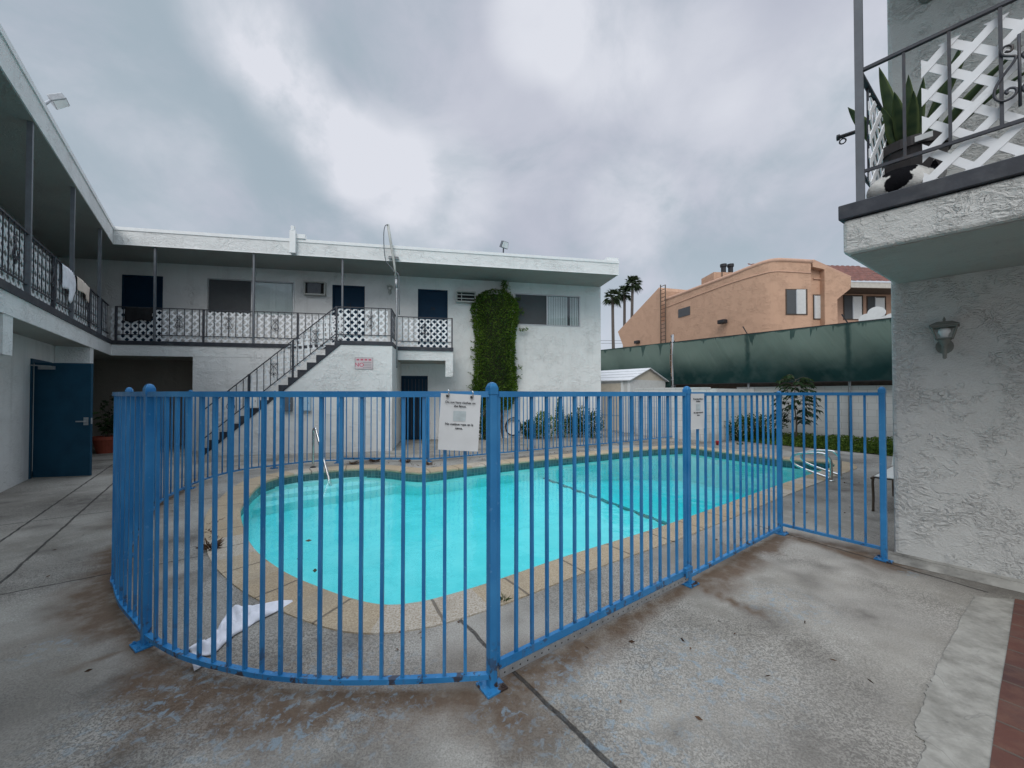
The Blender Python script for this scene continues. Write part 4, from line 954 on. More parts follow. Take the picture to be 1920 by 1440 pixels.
# ------------------------------------------------------------------ cloths
def drape(F_, a0, a1, ztop, front, back, b, mat, name, label, cat, group=None, seed=1, bar=.018):
    """sheet folded over a rail: back side, over the bar, front side; front is a function of u giving the hanging length"""
    r = random.Random(seed); ph = [r.uniform(0, 6) for _ in range(4)]
    mb = MB(); nu, nv = 22, 20
    for i in range(nu+1):
        u = i/nu; L = front(u); Bk = back
        for j in range(nv+1):
            t = j/nv; s_ = -Bk+(Bk+L)*t
            wv = .012*math.sin(u*9+ph[0])+.008*math.sin(u*19+ph[1])
            if s_ < 0: p = F_(a0+(a1-a0)*u, b-bar-abs(wv)*min(1, -s_*6), ztop+s_)
            else: p = F_(a0+(a1-a0)*(u+(.5-u)*.12*t)+.01*math.sin(s_*12+ph[2]), b+bar+(wv+.012)*min(1, s_*5), ztop-s_)
            mb.v.append(tuple(p))
    for i in range(nu):
        for j in range(nv): k = i*(nv+1)+j; mb.f.append((k, k+1, k+nv+2, k+nv+1)); mb.mi.append(0)
    o = mb.build(name, mat, base=F_((a0+a1)/2, b, ztop), smooth=True)
    s = o.modifiers.new('s', 'SOLIDIFY'); s.thickness = .006
    return tag(o, label, cat, group)
zr = ZF+.885+.004
t0, t1 = FL.a_at(109, -.06), FL.a_at(133, -.06)
drape(FL, t1, t0, zr, lambda u: .34+.10*u if u > .6 else .34+(.62-.34)*max(0, 1-abs(u-.32)/.32)**.7, .3, -.06, M_CLOTH, 'towel', 'white towel hanging in a long point over the left balcony rail', 'towel', 'cloths drying on the left rail', 3)
t0, t1 = FL.a_at(137, -.06), FL.a_at(163, -.06)
drape(FL, t1, t0, zr, lambda u: .34-.10*u+.03*math.sin(u*8), .3, -.06, M_CREAM, 'towel', 'short cream towel over the left balcony rail', 'towel', 'cloths drying on the left rail', 5)
t0, t1 = FB.a_at(231, -.06), FB.a_at(286, -.06)
drape(FB, t0, t1, zr, lambda u: .37+.03*math.sin(u*7), .3, -.06, M_BLACK, 'blanket', 'black blanket over the corner of the back balcony rail', 'blanket', None, 8)
# towel lying on the deck
U = [(548,1124),(490,1134),(455,1139),(432,1142),(424,1152),(413,1168),(404,1186),(394,1197),(372,1207),(350,1216)]; Lw = [(549,1127),(520,1145),(497,1157),(478,1166),(460,1178),(440,1190),(422,1205),(408,1219),(392,1228),(362,1228)]
U = catmull([G(*q, .012) for q in U], 5); Lw = catmull([G(*q, .012) for q in Lw], 5); mb = MB(); nv = 18
for i, (p, q) in enumerate(zip(U, Lw)):
    for j in range(nv+1):
        t = j/nv; e = math.sin(PI*t)**.5*min(1, i/6)*min(1, (len(U)-i)/5)
        z = .010+e*(.026+.016*math.sin(i*.45+4*t)+.014*math.sin(t*11+i*.35)+.008*math.sin(i*1.1-t*9)); w_ = p.lerp(q, t); mb.v.append((w_.x, w_.y, z))
for i in range(len(U)-1):
    for j in range(nv): k = i*(nv+1)+j; mb.f.append((k, k+1, k+nv+2, k+nv+1)); mb.mi.append(0)
o = mb.build('towel', M_CLOTH, base=G(440, 1180), smooth=True); s = o.modifiers.new('s', 'SOLIDIFY'); s.thickness = .006; s.offset = 1; tag(o, 'crumpled white towel lying on the deck inside the curved fence', 'towel')
mb = MB(); P = [G(*q, .012) for q in ((361,1246),(378,1240),(383,1244),(375,1252),(364,1258))]; mb.add(P+[p+Vector((0, 0, .008)) for p in P], [(4, 3, 2, 1, 0), (5, 6, 7, 8, 9)]+[(i, (i+1) % 5, 5+(i+1) % 5, 5+i) for i in range(5)])
tag(mb.build('paper_scrap', M_CLOTH, base=G(370, 1250)), 'torn white scrap on the concrete just outside the fence', 'scrap')

# ------------------------------------------------------------------ pool hand rails
o = empty('pool_handrail', G(587, 876.5), 'steel handrail over the pool steps at the shallow end', 'handrail')
b0 = G(587, 876.5, 0); t0 = G(584, 812, .72); e0 = G(622, 927, -.40); tp = Vector((b0.x, b0.y, .72)); hd = Vector((e0.x-b0.x, e0.y-b0.y, 0)).normalized()
path = [b0, Vector((b0.x, b0.y, .4)), tp, tp+hd*.02+Vector((0, 0, .055)), tp+hd*.07+Vector((0, 0, .078)), tp+hd*.13+Vector((0, 0, .05)), tp+hd*.20+Vector((0, 0, -.06)), e0+Vector((0, 0, .10))-hd*.02, e0]
mb = MB(); mb.tube(catmull(path, 6), .024, 12); mb.build('tube', M_STEEL, o, smooth=True)
for p, z in ((b0, .004), (e0, -.02)): mb = MB(); mb.lathe((p.x, p.y, p.z), [(.055, .0), (.055, .012), (.035, .022), (.026, .024)], 16); mb.build('flange', M_RUB, o, smooth=True)
dp = Vector((-.57, .82, 0)).normalized()
for k, (px_, py_, lab) in enumerate(((1559, 902, 'nearer steel grab rail looping over the deep end coping'), (1575.7, 895.5, 'farther steel grab rail looping over the deep end coping'))):
    b = G(px_, py_, 0); o = empty('grab_rail', b, lab, 'grab rail', 'grab rails at the deep end')
    P = [(0, 0), (0, .25), (.01, .36), (.06, .43), (.14, .455), (.34, .44), (.48, .41), (.565, .355), (.58, .28), (.53, .21), (.42, .155), (.2, .09), (0.02, .045)]
    mb = MB(); mb.tube(catmull([b+dp*u+Vector((0, 0, z)) for u, z in P], 5), .022, 12); mb.build('tube', M_STEEL, o, smooth=True)
    mb = MB(); mb.lathe((b.x, b.y, 0), [(.05, .002), (.05, .012), (.03, .02), (.024, .022)], 16); mb.build('flange', M_STEEL, o, smooth=True)
# ------------------------------------------------------------------ lounge chair half hidden by the right wall
c0 = G(1637, 958.5); dx_ = (G(1668, 936)-c0); dx_.z = 0; dx_.normalize(); dy_ = Vector((dx_.y, -dx_.x, 0)); dy_ = Vector((.80, -.60, 0))
dy_ = (dy_-dx_*dy_.dot(dx_)).normalized()
o = empty('lounge_chair', c0, 'white sling lounge chair with brown tube legs half hidden behind the right wall', 'lounge chair')
Q = lambda u, v, z: c0+dx_*u+dy_*v+Vector((0, 0, z))
for v in (0, .55): 
    for u, s_ in ((0, -1), (1.2, 1)):
        mb = MB(); mb.tube(catmull([Q(u+.0, v, 0), Q(u-.02*s_, v, .2), Q(u-.0*s_, v, .38), Q(u-.07*s_, v, .425)], 5), .014, 8); mb.build('leg', M_CHARD, o, smooth=True)
mb = MB()
for v in (0, .55): mb.tube([Q(-.05, v, .425), Q(.05, v, .43), Q(1.3, v, .43)], .015, 8)
for u in (0.05, 1.3): mb.tube([Q(u, 0, .43), Q(u, .55, .43)], .014, 8)
mb.build('frame', M_CHARD, o, smooth=True)
mb = MB(); mb.hexa([Q(.0, .012, .44), Q(1.28, .012, .44), Q(1.28, .54, .44), Q(.0, .54, .44), Q(.0, .012, .452), Q(1.28, .012, .452), Q(1.28, .54, .452), Q(.0, .54, .452)]); mb.build('seat', M_SLING, o, bevel=.004)
mb = MB(); mb.hexa([Q(1.1, .0, .46), Q(1.12, .0, .46), Q(1.12, .55, .46), Q(1.1, .55, .46), Q(1.45, .0, 1.0), Q(1.47, .0, 1.0), Q(1.47, .55, 1.0), Q(1.45, .55, 1.0)]); mb.build('backrest', M_SLING, o)
# red cup
c = G(1345, 834.5); o = empty('cup', c, 'red plastic cup on the deck by the white block wall', 'cup')
mb = MB(); mb.lathe(c, [(.034, .002), (.048, .12), (.050, .125), (.044, .122), (.032, .01)], 16); mb.build('cup_body', M_CUP, o, smooth=True)
# ------------------------------------------------------------------ left corridor: planter, cabinet, hand truck
c = G(190, 853); c = Vector((c.x, c.y, 0)); c += Vector((-.25, .35, 0)); o = empty('potted_plant', c, 'leafy plant in a terracotta pot behind the open navy door', 'potted plant')
mb = MB(); mb.lathe(c, [(.17, .0), (.245, .33), (.275, .335), (.28, .42), (.255, .42), (.24, .38), (.05, .375)], 24); mb.build('pot', M_POT, o, smooth=False)
P = []; D = []; stems = MB()
for i in range(9):
    a = random.uniform(0, 6.28); tip = c+Vector((math.cos(a)*random.uniform(.05, .3), math.sin(a)*random.uniform(.05, .3), random.uniform(.85, 1.45))); b = c+Vector((math.cos(a)*.05, math.sin(a)*.05, .38))
    stems.tube([b, b.lerp(tip, .5)+Vector((0, 0, .05)), tip], [.008, .006, .003], 5)
    for k in range(11):
        t = .25+.75*k/10; p = b.lerp(tip, t); an = random.uniform(0, 6.28); P.append(p); D.append((math.cos(an), math.sin(an), random.uniform(-.3, .4)))
stems.build('stem', M_BARK, o); leafobj('foliage', [leaves(P, D, rng.uniform(.12, .22, len(P)), rng.uniform(.06, .10, len(P)), .3)], M_TREE, o)
c = G(205, 838); c = Vector((c.x-.3, c.y+.55, 0)); Fc = Frame(c, FB.d); o = empty('storage_cabinet', c, 'tall pale cabinet with dark side standing in the shaded corridor', 'cabinet')
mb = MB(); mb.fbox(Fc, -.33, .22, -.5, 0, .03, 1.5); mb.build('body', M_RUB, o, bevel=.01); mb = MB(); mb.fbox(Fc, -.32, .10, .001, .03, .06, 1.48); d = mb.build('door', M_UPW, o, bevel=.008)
mb = MB(); mb.fbox(Fc, .04, .06, .031, .055, .8, 1.1); mb.build('handle', M_GALV, d)
c = G(222, 836); c = Vector((c.x+.1, c.y+.35, 0)); Fc = Frame(c, FB.d); o = empty('hand_truck', c, 'black hand truck with small wheels in the shaded corridor', 'hand truck')
mb = MB()
for a in (-.15, .15): mb.tube([Fc(a, 0, .05), Fc(a, -.12, .7), Fc(a, -.22, 1.1)], .014, 8)
for z, b in ((.25, -.035), (.6, -.1), (1.1, -.22)): mb.tube([Fc(-.15, b, z), Fc(.15, b, z)], .012, 8)
mb.fbox(Fc, -.16, .16, 0, .2, .03, .04); mb.build('frame', M_RUB, o, smooth=False)
for a in (-.2, .2): mb = MB(); mb.tube([Fc(a-.025, -.05, .11), Fc(a+.025, -.05, .11)], .11, 18); mb.build('wheel', M_RUB, o)
# coiled hose on the wall beside the vine stems
a, z = FB.px(963, 800, RB+.15); o = empty('garden_hose', FB(a, RB, z-.3), 'black garden hose coiled on the wall between vine stems and bushes', 'garden hose')
mb = MB(); pts = [FB(a+(.26+.012*math.sin(k*.7))*math.cos(k*2*PI/24), RB+.06+.012*(k/24), z+(.30+.012*math.cos(k*.5))*math.sin(k*2*PI/24)) for k in range(24*5)]; mb.tube(pts, .013, 6); mb.build('coil', M_RUB, o, smooth=True)
mb = MB(); mb.fbox(FB, a-.06, a+.06, RB+.001, RB+.12, z+.24, z+.28); mb.build('hanger', M_GALV, o)
# ------------------------------------------------------------------ block wall, shed, green screen fence
m, N = newmat('white painted block'); pos = N('ShaderNodeNewGeometry').outputs['Position']
sp = N('ShaderNodeSeparateXYZ', i={0: pos}); al = MATH(N, 'ADD', MATH(N, 'MULTIPLY', sp.outputs[0], .62), MATH(N, 'MULTIPLY', sp.outputs[1], -.784))
bv = N('ShaderNodeCombineXYZ', i={0: al, 1: sp.outputs[2]}).outputs[0]
br = N('ShaderNodeTexBrick', offset=.5, i={'Vector': bv, 'Color1': (.70, .70, .68, 1), 'Color2': (.66, .66, .64, 1), 'Mortar': (.50, .50, .48, 1), 'Scale': 1, 'Brick Width': .405, 'Row Height': .203, 'Mortar Size': .007, 'Mortar Smooth': .4})
c = MIX(N, MAPR(N, NOISE(N, pos, 1.6, 7, .65), .5, .8, 0, .6), br.outputs[0], (.42, .41, .38)); c = MIX(N, MATH(N, 'MULTIPLY', MAPR(N, sp.outputs[2], .35, 0, 0, 1), MAPR(N, NOISE(N, pos, 3, 5), .4, .6, 0, .7)), c, (.30, .28, .24))
hh = MATH(N, 'ADD', MATH(N, 'MULTIPLY', br.outputs[1], -1), MATH(N, 'MULTIPLY', NOISE(N, pos, 30, 4), .3))
out(N, N('ShaderNodeBsdfPrincipled', i={'Base Color': c, 'Roughness': .8, 'Normal': N('ShaderNodeBump', i={'Strength': .5, 'Distance': .006, 'Height': hh}).outputs[0]}).outputs[0]); M_BLK = m
# frame along the far boundary: a runs towards the camera, n faces the pool
def far_frame(n): o = nLv*n; return Frame(o, -dL)
FW1 = far_frame(12.27)                       # n points to -nLv because of the direction
aC = FW1.a_at(1326); aS = FW1.a_at(1190)
FW3 = far_frame(15.50)
o = empty('block_wall', FW1(aC), 'white painted concrete block wall stepping back behind the pool', 'wall')
mb = MB(); mb.fbox(FW1, aS, aC, -.2, 0, 0, 1.66); mb.fbox(FW1, aS-.01, aC+.01, -.21, .01, 1.661, 1.70); mb.build('near_section', M_BLK, o)
FRT = Frame(FW1(aC), nLv); mb = MB(); mb.fbox(FRT, .2, 3.3, 0.0, .2, 0, 1.66); mb.build('return_section', M_BLK, o)
mb = MB(); mb.fbox(FW3, aC-.4, aC+9, -.2, 0, 0, 1.70); mb.fbox(FW3, aC-.4, aC+9, -.21, .01, 1.701, 1.74); mb.build('rear_section', M_BLK, o)
# shed
FS = far_frame(12.62); a1 = FS.a_at(1181.5); HE, HR, WD = 2.04, 2.50, 2.5
Fg = Frame(FS(a1), nLv)                        # runs back along the gable end
o = empty('garden_shed', FS(a1), 'pale garden shed with a low gable roof behind the far blue fence', 'shed')
mb = MB(); mb.fbox(FS, a1-4, a1-.0, -WD, 0, 0, HE)
mb.build('wall', M_SHEDW, o)
mb = MB(); mb.fprism(Fg, [(0, HE+.001), (WD, HE+.001), (WD/2, HR-.02)], 0.0, -.05); mb.build('gable', M_SHEDG, o)
mb = MB()
for s_, e in ((-.12, WD/2), (WD+.12, WD/2)):
    zz = HE-.05 if True else 0
    p = [FS(a1+.10, -s_, HE-.045), FS(a1-4, -s_, HE-.045), FS(a1-4, -e, HR), FS(a1+.10, -e, HR)]
    mb.hexa(p+[q+Vector((0, 0, .03)) for q in p])
rf = mb.build('roof', M_SHEDROOF, o)
mb = MB()
for k in range(1, 4): t = k/4; q = lambda a, tt: FS(a, -(-.12+(WD/2+.12)*tt), HE-.015+(HR-HE+.045)*tt+.002); mb.bar(q(a1-4, t), q(a1+.1, t), .012, .012)
mb.build('shingle_course', M_GALV, rf)
mb = MB(); mb.fbox(FS, a1-2.3, a1-.42, .001, .03, .05, 1.9); d = mb.build('door', M_SHEDG, o); mb = MB(); mb.fbox(FS, a1-.40, a1-.30, .001, .035, .02, 2.0); mb.fbox(FS, a1-.10, a1-.0, .001, .03, .02, 2.0); mb.build('door_trim', M_WHITE, o)
mb = MB(); mb.fbox(FS, a1-3.8, a1-.45, .03, .034, .62, .66); mb.build('door_rail', M_GALV, d)
# added brown strip standing for the dark neighbouring wall, then chain link posts with a green wind screen
FG = far_frame(15.33)
FWB = far_frame(15.85); mb = MB(); mb.fbox(FWB, aC-4, aC+9, -.03, 0, 0, 2.25)
tag(mb.build('dark_backing', M_WOOD, base=FWB(aC)), 'dark brown strip added to stand for the shaded neighbouring wall under the green screen', 'fence')
m, N = newmat('green wind screen'); pos = N('ShaderNodeNewGeometry').outputs['Position']; sp = N('ShaderNodeSeparateXYZ', i={0: pos})
al = MATH(N, 'ADD', MATH(N, 'MULTIPLY', sp.outputs[0], .62), MATH(N, 'MULTIPLY', sp.outputs[1], -.784)); z_ = sp.outputs[2]
sv = N('ShaderNodeCombineXYZ', i={0: MATH(N, 'MULTIPLY', al, 3.4), 1: MATH(N, 'MULTIPLY', z_, .30)}).outputs[0]
drip = MATH(N, 'ADD', NOISE(N, sv, 1.0, 3, .5), MAPR(N, z_, 3.66, 2.7, .09, -.16))
wet = MATH(N, 'MAXIMUM', MAPR(N, drip, .615, .64, 0, 1), MAPR(N, MATH(N, 'ADD', z_, MATH(N, 'MULTIPLY', NOISE(N, sv, .6, 4), .22)), 3.70, 3.73, 0, 1))
top_tone = MATH(N, 'MULTIPLY', MAPR(N, MATH(N, 'ADD', z_, MATH(N, 'MULTIPLY', NOISE(N, N('ShaderNodeCombineXYZ', i={0: MATH(N, 'MULTIPLY', al, .7), 1: MATH(N, 'MULTIPLY', z_, .6)}).outputs[0], 1.0, 4), .9)), 2.55, 3.75, 0, 1, True), MATH(N, 'SUBTRACT', 1.0, MATH(N, 'MULTIPLY', wet, .75)))  # paler towards the top, darker in the drips
for _a in (FG.a_at(1402), FG.a_at(1592)):  # darker stripe along each of these posts
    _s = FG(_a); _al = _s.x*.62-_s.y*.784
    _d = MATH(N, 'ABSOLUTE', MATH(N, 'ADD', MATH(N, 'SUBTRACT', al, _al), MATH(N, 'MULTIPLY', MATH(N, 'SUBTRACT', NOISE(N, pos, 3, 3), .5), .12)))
    top_tone = MATH(N, 'MULTIPLY', top_tone, MATH(N, 'SUBTRACT', 1.0, MAPR(N, _d, .10, .03, 0, .75)))
c = MIX(N, top_tone, (.018, .050, .048), (.150, .205, .175)); c = MIX(N, MAPR(N, NOISE(N, pos, 2.5, 6), .45, .75, 0, .25), c, (.16, .20, .18))
wr = NOISE(N, N('ShaderNodeCombineXYZ', i={0: MATH(N, 'MULTIPLY', MATH(N, 'ADD', al, MATH(N, 'MULTIPLY', z_, .55)), 3.2), 1: MATH(N, 'MULTIPLY', z_, .5)}).outputs[0], 1.0, 4, .55, .4)
wb = N('ShaderNodeBump', i={'Strength': .35, 'Distance': .08, 'Height': wr}).outputs[0]
d = N('ShaderNodeBsdfDiffuse', i={0: c, 'Normal': wb}); t = N('ShaderNodeBsdfTranslucent', i={0: c})
out(N, N('ShaderNodeMixShader', i={0: .3, 1: d.outputs[0], 2: t.outputs[0]}).outputs[0]); M_SCRN = m
o = empty('windscreen_fence', FG(FG.a_at(1592)), 'tall chain link fence covered in a stained dark green wind screen', 'fence')
ap = FG.a_at(1262); a14, a15 = FG.a_at(1402), FG.a_at(1592)
def screen(a0, a1, zb, zt, b):
    mb = MB(); na, nz = max(8, int((a1-a0)/.12)), 16
    for i in range(na+1):
        for j in range(nz+1):
            a = a0+(a1-a0)*i/na; t = j/nz; e = math.sin(PI*t)
            bw = .05*e*math.sin(a*1.3)+.035*e*math.sin(a*3.1+t*2.5)+.02*e*math.sin(a*5.3-t*5)+.10*e*abs(math.sin((a-a14)/(a15-a14)*PI))
            mb.v.append(tuple(FG(a, b+bw, zb+(zt-zb)*t+.012*math.sin(a*2)*(1-t))))
    for i in range(na):
        for j in range(nz): k = i*(nz+1)+j; mb.f.append((k, k+nz+1, k+nz+2, k+1)); mb.mi.append(0)
    return mb
FGb = .05
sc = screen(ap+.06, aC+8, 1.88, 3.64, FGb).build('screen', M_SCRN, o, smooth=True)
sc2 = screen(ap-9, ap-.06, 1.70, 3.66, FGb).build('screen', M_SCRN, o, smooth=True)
mb = MB(); mb.fbox(FG, ap-9, aC+8, .02, .045, 3.63, 3.67); mb.fbox(FG, ap+.06, aC+8, .05, .07, 1.865, 1.89); mb.build('hem_rail', M_RUB, o)
for a, zt in ((a14, 3.62), (a15, 3.62), (a14*2-a15, 3.62), (2*a15-a14, 3.62)):
    mb = MB(); mb.tube([FG(a, -.075, 0), FG(a, -.075, zt)], .035, 10); p = mb.build('post', M_GALV, o, smooth=True)
    mb = MB(); mb.tube([FG(a, -.075, zt), FG(a-.16, -.05, zt+.34)], .018, 6); mb.build('barb_arm', M_RUB, p)
mb = MB(); mb.tube([FG(ap, 0, 0), FG(ap, 0, 3.98)], .05, 10); p = mb.build('post', M_GALV, o, smooth=True)
mb = MB(); mb.tube([FG(ap-.09, .02, 1.7), FG(ap-.09, .02, 3.72)], .02, 6); mb.tube([FG(ap+.09, .02, 1.7), FG(ap+.09, .02, 3.72)], .02, 6); mb.build('tension_bar', M_RUB, p)
for k in range(7):
    z = 1.8+.27*k; mb = MB(); mb.tube([FG(ap-.09, .03, z), FG(ap+.09, .03, z+.02)], .016, 6); mb.build('tie', M_FRAME, p)
# white scalloped top beyond the screen
FSC = far_frame(17.0); o = empty('scalloped_panel', FSC(FSC.a_at(1636)), 'white panel with rounded scallops rising behind the green screen', 'panel')
mb = MB(); 
def disc(px, py, rpx, b):
    a, z = FSC.px(px, py, b); d_ = ray(px, py); a2, z2 = FSC.px(px, py-rpx, b); r = abs(z2-z); P = [(a+1.15*r*math.cos(t), z+r*math.sin(t)) for t in np.linspace(0, 2*PI, 25)[:-1]]; mb.fprism(FSC, P, b-.08, b)
disc(1643, 586, 11, .0); disc(1625, 598, 10, .004); disc(1673, 598, 11, .008)
mb.fbox(FSC, FSC.a_at(1612), FSC.a_at(1690), -.1, -.002, 0, FSC.px(1640, 596)[1]); mb.build('scallop', M_WHITE, o)

# ------------------------------------------------------------------ peach apartment house beyond the fence
PAo = ray(1428, 738); PAo = Vector((PAo.x/PAo.y*17.8, 17.8, 0))
FP = Frame(PAo, (.28, -.96))                    # a>0 towards camera; n to the left
if FP.n.x > 0: FP.flip()
def fpx(Fr, L, b=0): return [Fr.px(x, y, b) for x, y in L]
ph = empty('peach_house', PAo, 'peach stucco two storey house with curved parapet and brown tiled roof beyond the green screen', 'house')
FQ = Frame(FP(0), (1, .02)); Lq = FQ.a_at(1523)
TOP = ((1248, 563), (1300, 544), (1368, 519), (1400, 506), (1428, 495.5), (1445, 490.8), (1461, 488.8), (1490, 490), (1523, 492))
BND = ((1248, 577), (1300, 557), (1368, 532), (1400, 522), (1431, 513.5), (1445, 510), (1461, 508.5), (1490, 510), (1523, 512))
plan = [FP(a) for a in np.linspace(FP.a_at(1248), -4.0, 12)]; c0_, c2_ = FP(-4.0), FQ(.85)
plan += [c0_*(1-t)**2+FQ(0)*2*t*(1-t)+c2_*t*t for t in np.linspace(.06, .94, 16)]+[FQ(a) for a in np.linspace(.85, Lq, 6)]
def onplan(p, tab, dz_=0.0):
    cc, ss = math.cos(PITCH), math.sin(PITCH); x = 960+F*p.x/(p.y*cc+1.0*ss*0+0.0)
    y = np.interp(x, [q[0] for q in tab], [q[1] for q in tab]); d_ = ray(x, y); return Vector((p.x, p.y, CAMZ+d_.z/d_.y*p.y+dz_))
mb = MB(); bk = [p+Vector((.35, .35, 0)) for p in plan]; np_ = len(plan)
for p, q in zip(plan, bk):
    t_ = onplan(p, TOP); mb.v += [(p.x, p.y, 0), tuple(t_), (q.x, q.y, t_.z)]
for k in range(np_-1):
    for e in range(2): mb.f.append((k*3+e, (k+1)*3+e, (k+1)*3+e+1, k*3+e+1)); mb.mi.append(0)
wl = mb.build('wall', M_PEACH, ph, smooth=True); es = wl.modifiers.new('e', 'EDGE_SPLIT'); es.split_angle = math.radians(50)
mb = MB(); mb.tube([onplan(p, BND) for p in plan], .035, 6); mb.build('parapet_band', M_PEACHT, ph, smooth=True)
mb = MB(); mb.tube([onplan(p, TOP, .04)+Vector((.06, .06, 0)) for p in plan], .12, 6); mb.build('parapet_cap', M_PEACHT, ph, smooth=True)
# sloping end block
mb = MB(); mb.fprism(FP, fpx(FP, [(1170, 650), (1159.5, 622), (1237, 539), (1239, 545), (1239, 650)])+[], -3.5, .05); mb.build('sloping_wing', M_PEACH, ph)
mb = MB(); mb.fprism(FP, fpx(FP, [(1168, 655), (1168, 640), (1250, 600), (1250, 655)]), -3, -.02); mb.build('lower_wall', M_PEACHT, ph)
aa_ = FP.a_at(1350, -1.2); FCH = Frame(FP(aa_, -1.2), (1, .05)); a0, z1 = FCH.px(1338.5, 510); a1, z0 = FCH.px(1374, 509)
mb = MB(); mb.fbox(FCH, a0, a1+.35, -1.3, 0, 5, z1); ch = mb.build('chimney', M_PEACH, ph)
for x in (1356.5, 1369.8):
    a, z = FCH.px(x, 507.5, -.35); zt2 = FCH.px(x, 495.5, -.35)[1]; mb = MB(); mb.tube([FCH(a, -.35, z1-.1), FCH(a, -.35, zt2-.13)], .13, 12); mb.tube([FCH(a, -.35, zt2-.15), FCH(a, -.35, zt2)], .175, 12); mb.build('flue_cap', M_RUB, ch)
mb = MB(); a, z = FCH.px(1353, 512); mb.tube([FCH(a, .05, z1-1.2), FCH(a, .05, z1)], .03, 6); mb.build('downpipe', M_CHARD, ch)
mb = MB()
for x in (1238.5, 1247.5):
    (a, z1), (a_, z0) = FP.px(x, 534, .15), FP.px(x, 648, .15); mb.tube([FP(a, .15, z0), FP(a, .15, z1)], .035, 6)
(a0, z1), (a1, _) = FP.px(1238.5, 534, .15), FP.px(1247.5, 534, .15); z0 = FP.px(1243, 648, .15)[1]
for k in range(16): z = z0+(z1-z0)*(k+.5)/16; mb.tube([FP(a0, .15, z), FP(a1, .15, z)], .022, 5)
mb.build('roof_ladder', M_CHARD, ph)
def pwin(Fr, x0, y0, x1, y1, split, b=.02, blinds='h', screen='L'):
    a0, zt = Fr.px(x0, y0, b); a1, zb = Fr.px(x1, y1, b)
    if a0 > a1: a0, a1 = a1, a0
    mb = MB(); t = .05
    mb.fbox(Fr, a0, a1, b-.015, b, zb, zt); w_ = mb.build('window', M_WOOD, ph)
    mb = MB(); am = a0+(a1-a0)*split; mb.fbox(Fr, a0+t, am-.02, b, b+.012, zb+t, zt-t); mb.build('insect_screen', M_SCREEN, w_)
    mb = MB(); z = zb+t
    while z < zt-t-.03: p = [Fr(am+.02, b+.001, z), Fr(a1-t-.04, b+.001, z), Fr(a1-t-.04, b+.02, z+.055), Fr(am+.02, b+.02, z+.055)]; mb.quad(*p); z += .06
    mb.build('blind', M_BLIND, w_)
    mb = MB(); mb.fbox(Fr, am-.02, am+.02, b, b+.03, zb+t, zt-t); mb.build('mullion', M_FRAME, w_)
pwin(FQ, 1473, 541.6, 1514.5, 590.5, .48)
a0, z1 = FP.px(1272, 580, .01); a1, z0 = FP.px(1294, 590, .01); mb = MB(); mb.fbox(FP, a0, a1, .01, .03, z0, z0+.5); mb.build('window', M_SCREEN, ph)
for x, y in ((1356, 604), (1196, 642)):
    a, z = FP.px(x, y, .1); mb = MB(); mb.fbox(FP, a-.2, a+.2, .01, .3, z-.08, z+.12); mb.build('wall_light', M_RUB, ph, bevel=.03)
# recess and tiled gable wing
FQ2 = Frame(FQ(Lq)+Vector((0, .35, 0)), (1, .02)); Lr = FQ2.a_at(1547); zt_ = FQ2.px(1535, 500)[1]
mb = MB(); mb.fbox(FQ2, -.02, Lr+.05, -.3, 0, 0, zt_); mb.build('recess_wall', M_PEACH, ph)
mb = MB(); P2 = [FQ2(a, .02, z) for a, z in fpx(FQ2, [(1524, 523), (1546, 524)])]; mb.tube(P2, .04, 6); P2 = [FQ2(a, .02, z) for a, z in fpx(FQ2, [(1524, 506), (1546, 507)])]; mb.tube(P2, .04, 6); mb.build('parapet_band', M_PEACHT, ph)
pwin(FQ2, 1524.5, 552, 1542, 599, .12)
FQ3 = Frame(FQ2(Lr)+Vector((0, -.25, 0)), (1, .06))
G3 = fpx(FQ3, [(1546, 640), (1572, 640), (1570, 561), (1594.5, 541), (1596, 522), (1527, 491), (1523, 492), (1524, 500), (1546, 505)])
mb = MB(); mb.fprism(FQ3, [(G3[0][0], 0), (G3[1][0], 0)]+G3[2:], -.3, 0); mb.build('gable_wall', M_PEACH, ph)
mb = MB(); mb.tube([FQ3(a, -.1, z+.05) for a, z in fpx(FQ3, [(1523, 492), (1527, 490.5), (1596, 521.5)])], .10, 6); mb.build('gable_cap', M_PEACHT, ph)
FQ4 = Frame(FQ3.o+Vector((0, 1.3, 0)), (1, .06)); x0 = FQ4.a_at(1560); 
mb = MB(); mb.fbox(FQ4, x0, x0+6, -.3, 0, 0, 7.1); mb.build('wall', M_PEACHT, ph)
pwin(FQ4, 1581, 553, 1619, 600, .46); pwin(FQ4, 1625, 555, 1662, 600, .42)
# eave fascia and tile roof
e0, ze = FQ3.px(1596, 529); e1 = e0+5.6
mb = MB(); mb.fbox(FQ3, e0, e1, -.10, -.02, ze-.24, ze+.02); mb.build('eave_fascia', M_EAVE, ph); mb = MB(); mb.fbox(FQ3, e0, e1, -1.3, -.10, ze-.20, ze-.17); mb.build('eave_soffit', M_WOOD, ph)
mb = MB(); D_, H_ = 3.0, 1.75; ncol, nrow = 90, 42; la_ = e0-3.1
for i in range(ncol+1):
    for j in range(nrow+1):
        a = la_+(e1-la_)*i/ncol; t = j/nrow; rowf = (t*8) % 1
        zz = ze+.03+H_*t+.07*(1-rowf)+.045*abs(math.sin((a-la_)*PI/.30))-.06
        mb.v.append(tuple(FQ3(max(a, la_+0*t), .05-D_*t, zz)))
for i in range(ncol):
    for j in range(nrow):
        a = la_+(e1-la_)*(i+.5)/ncol; t = (j+.5)/nrow
        if a < e0+.02-3.05*(t): continue
        if a > e0+4.9-1.4*t: continue
        k = i*(nrow+1)+j; mb.f.append((k, k+nrow+1, k+nrow+2, k+1)); mb.mi.append(0)
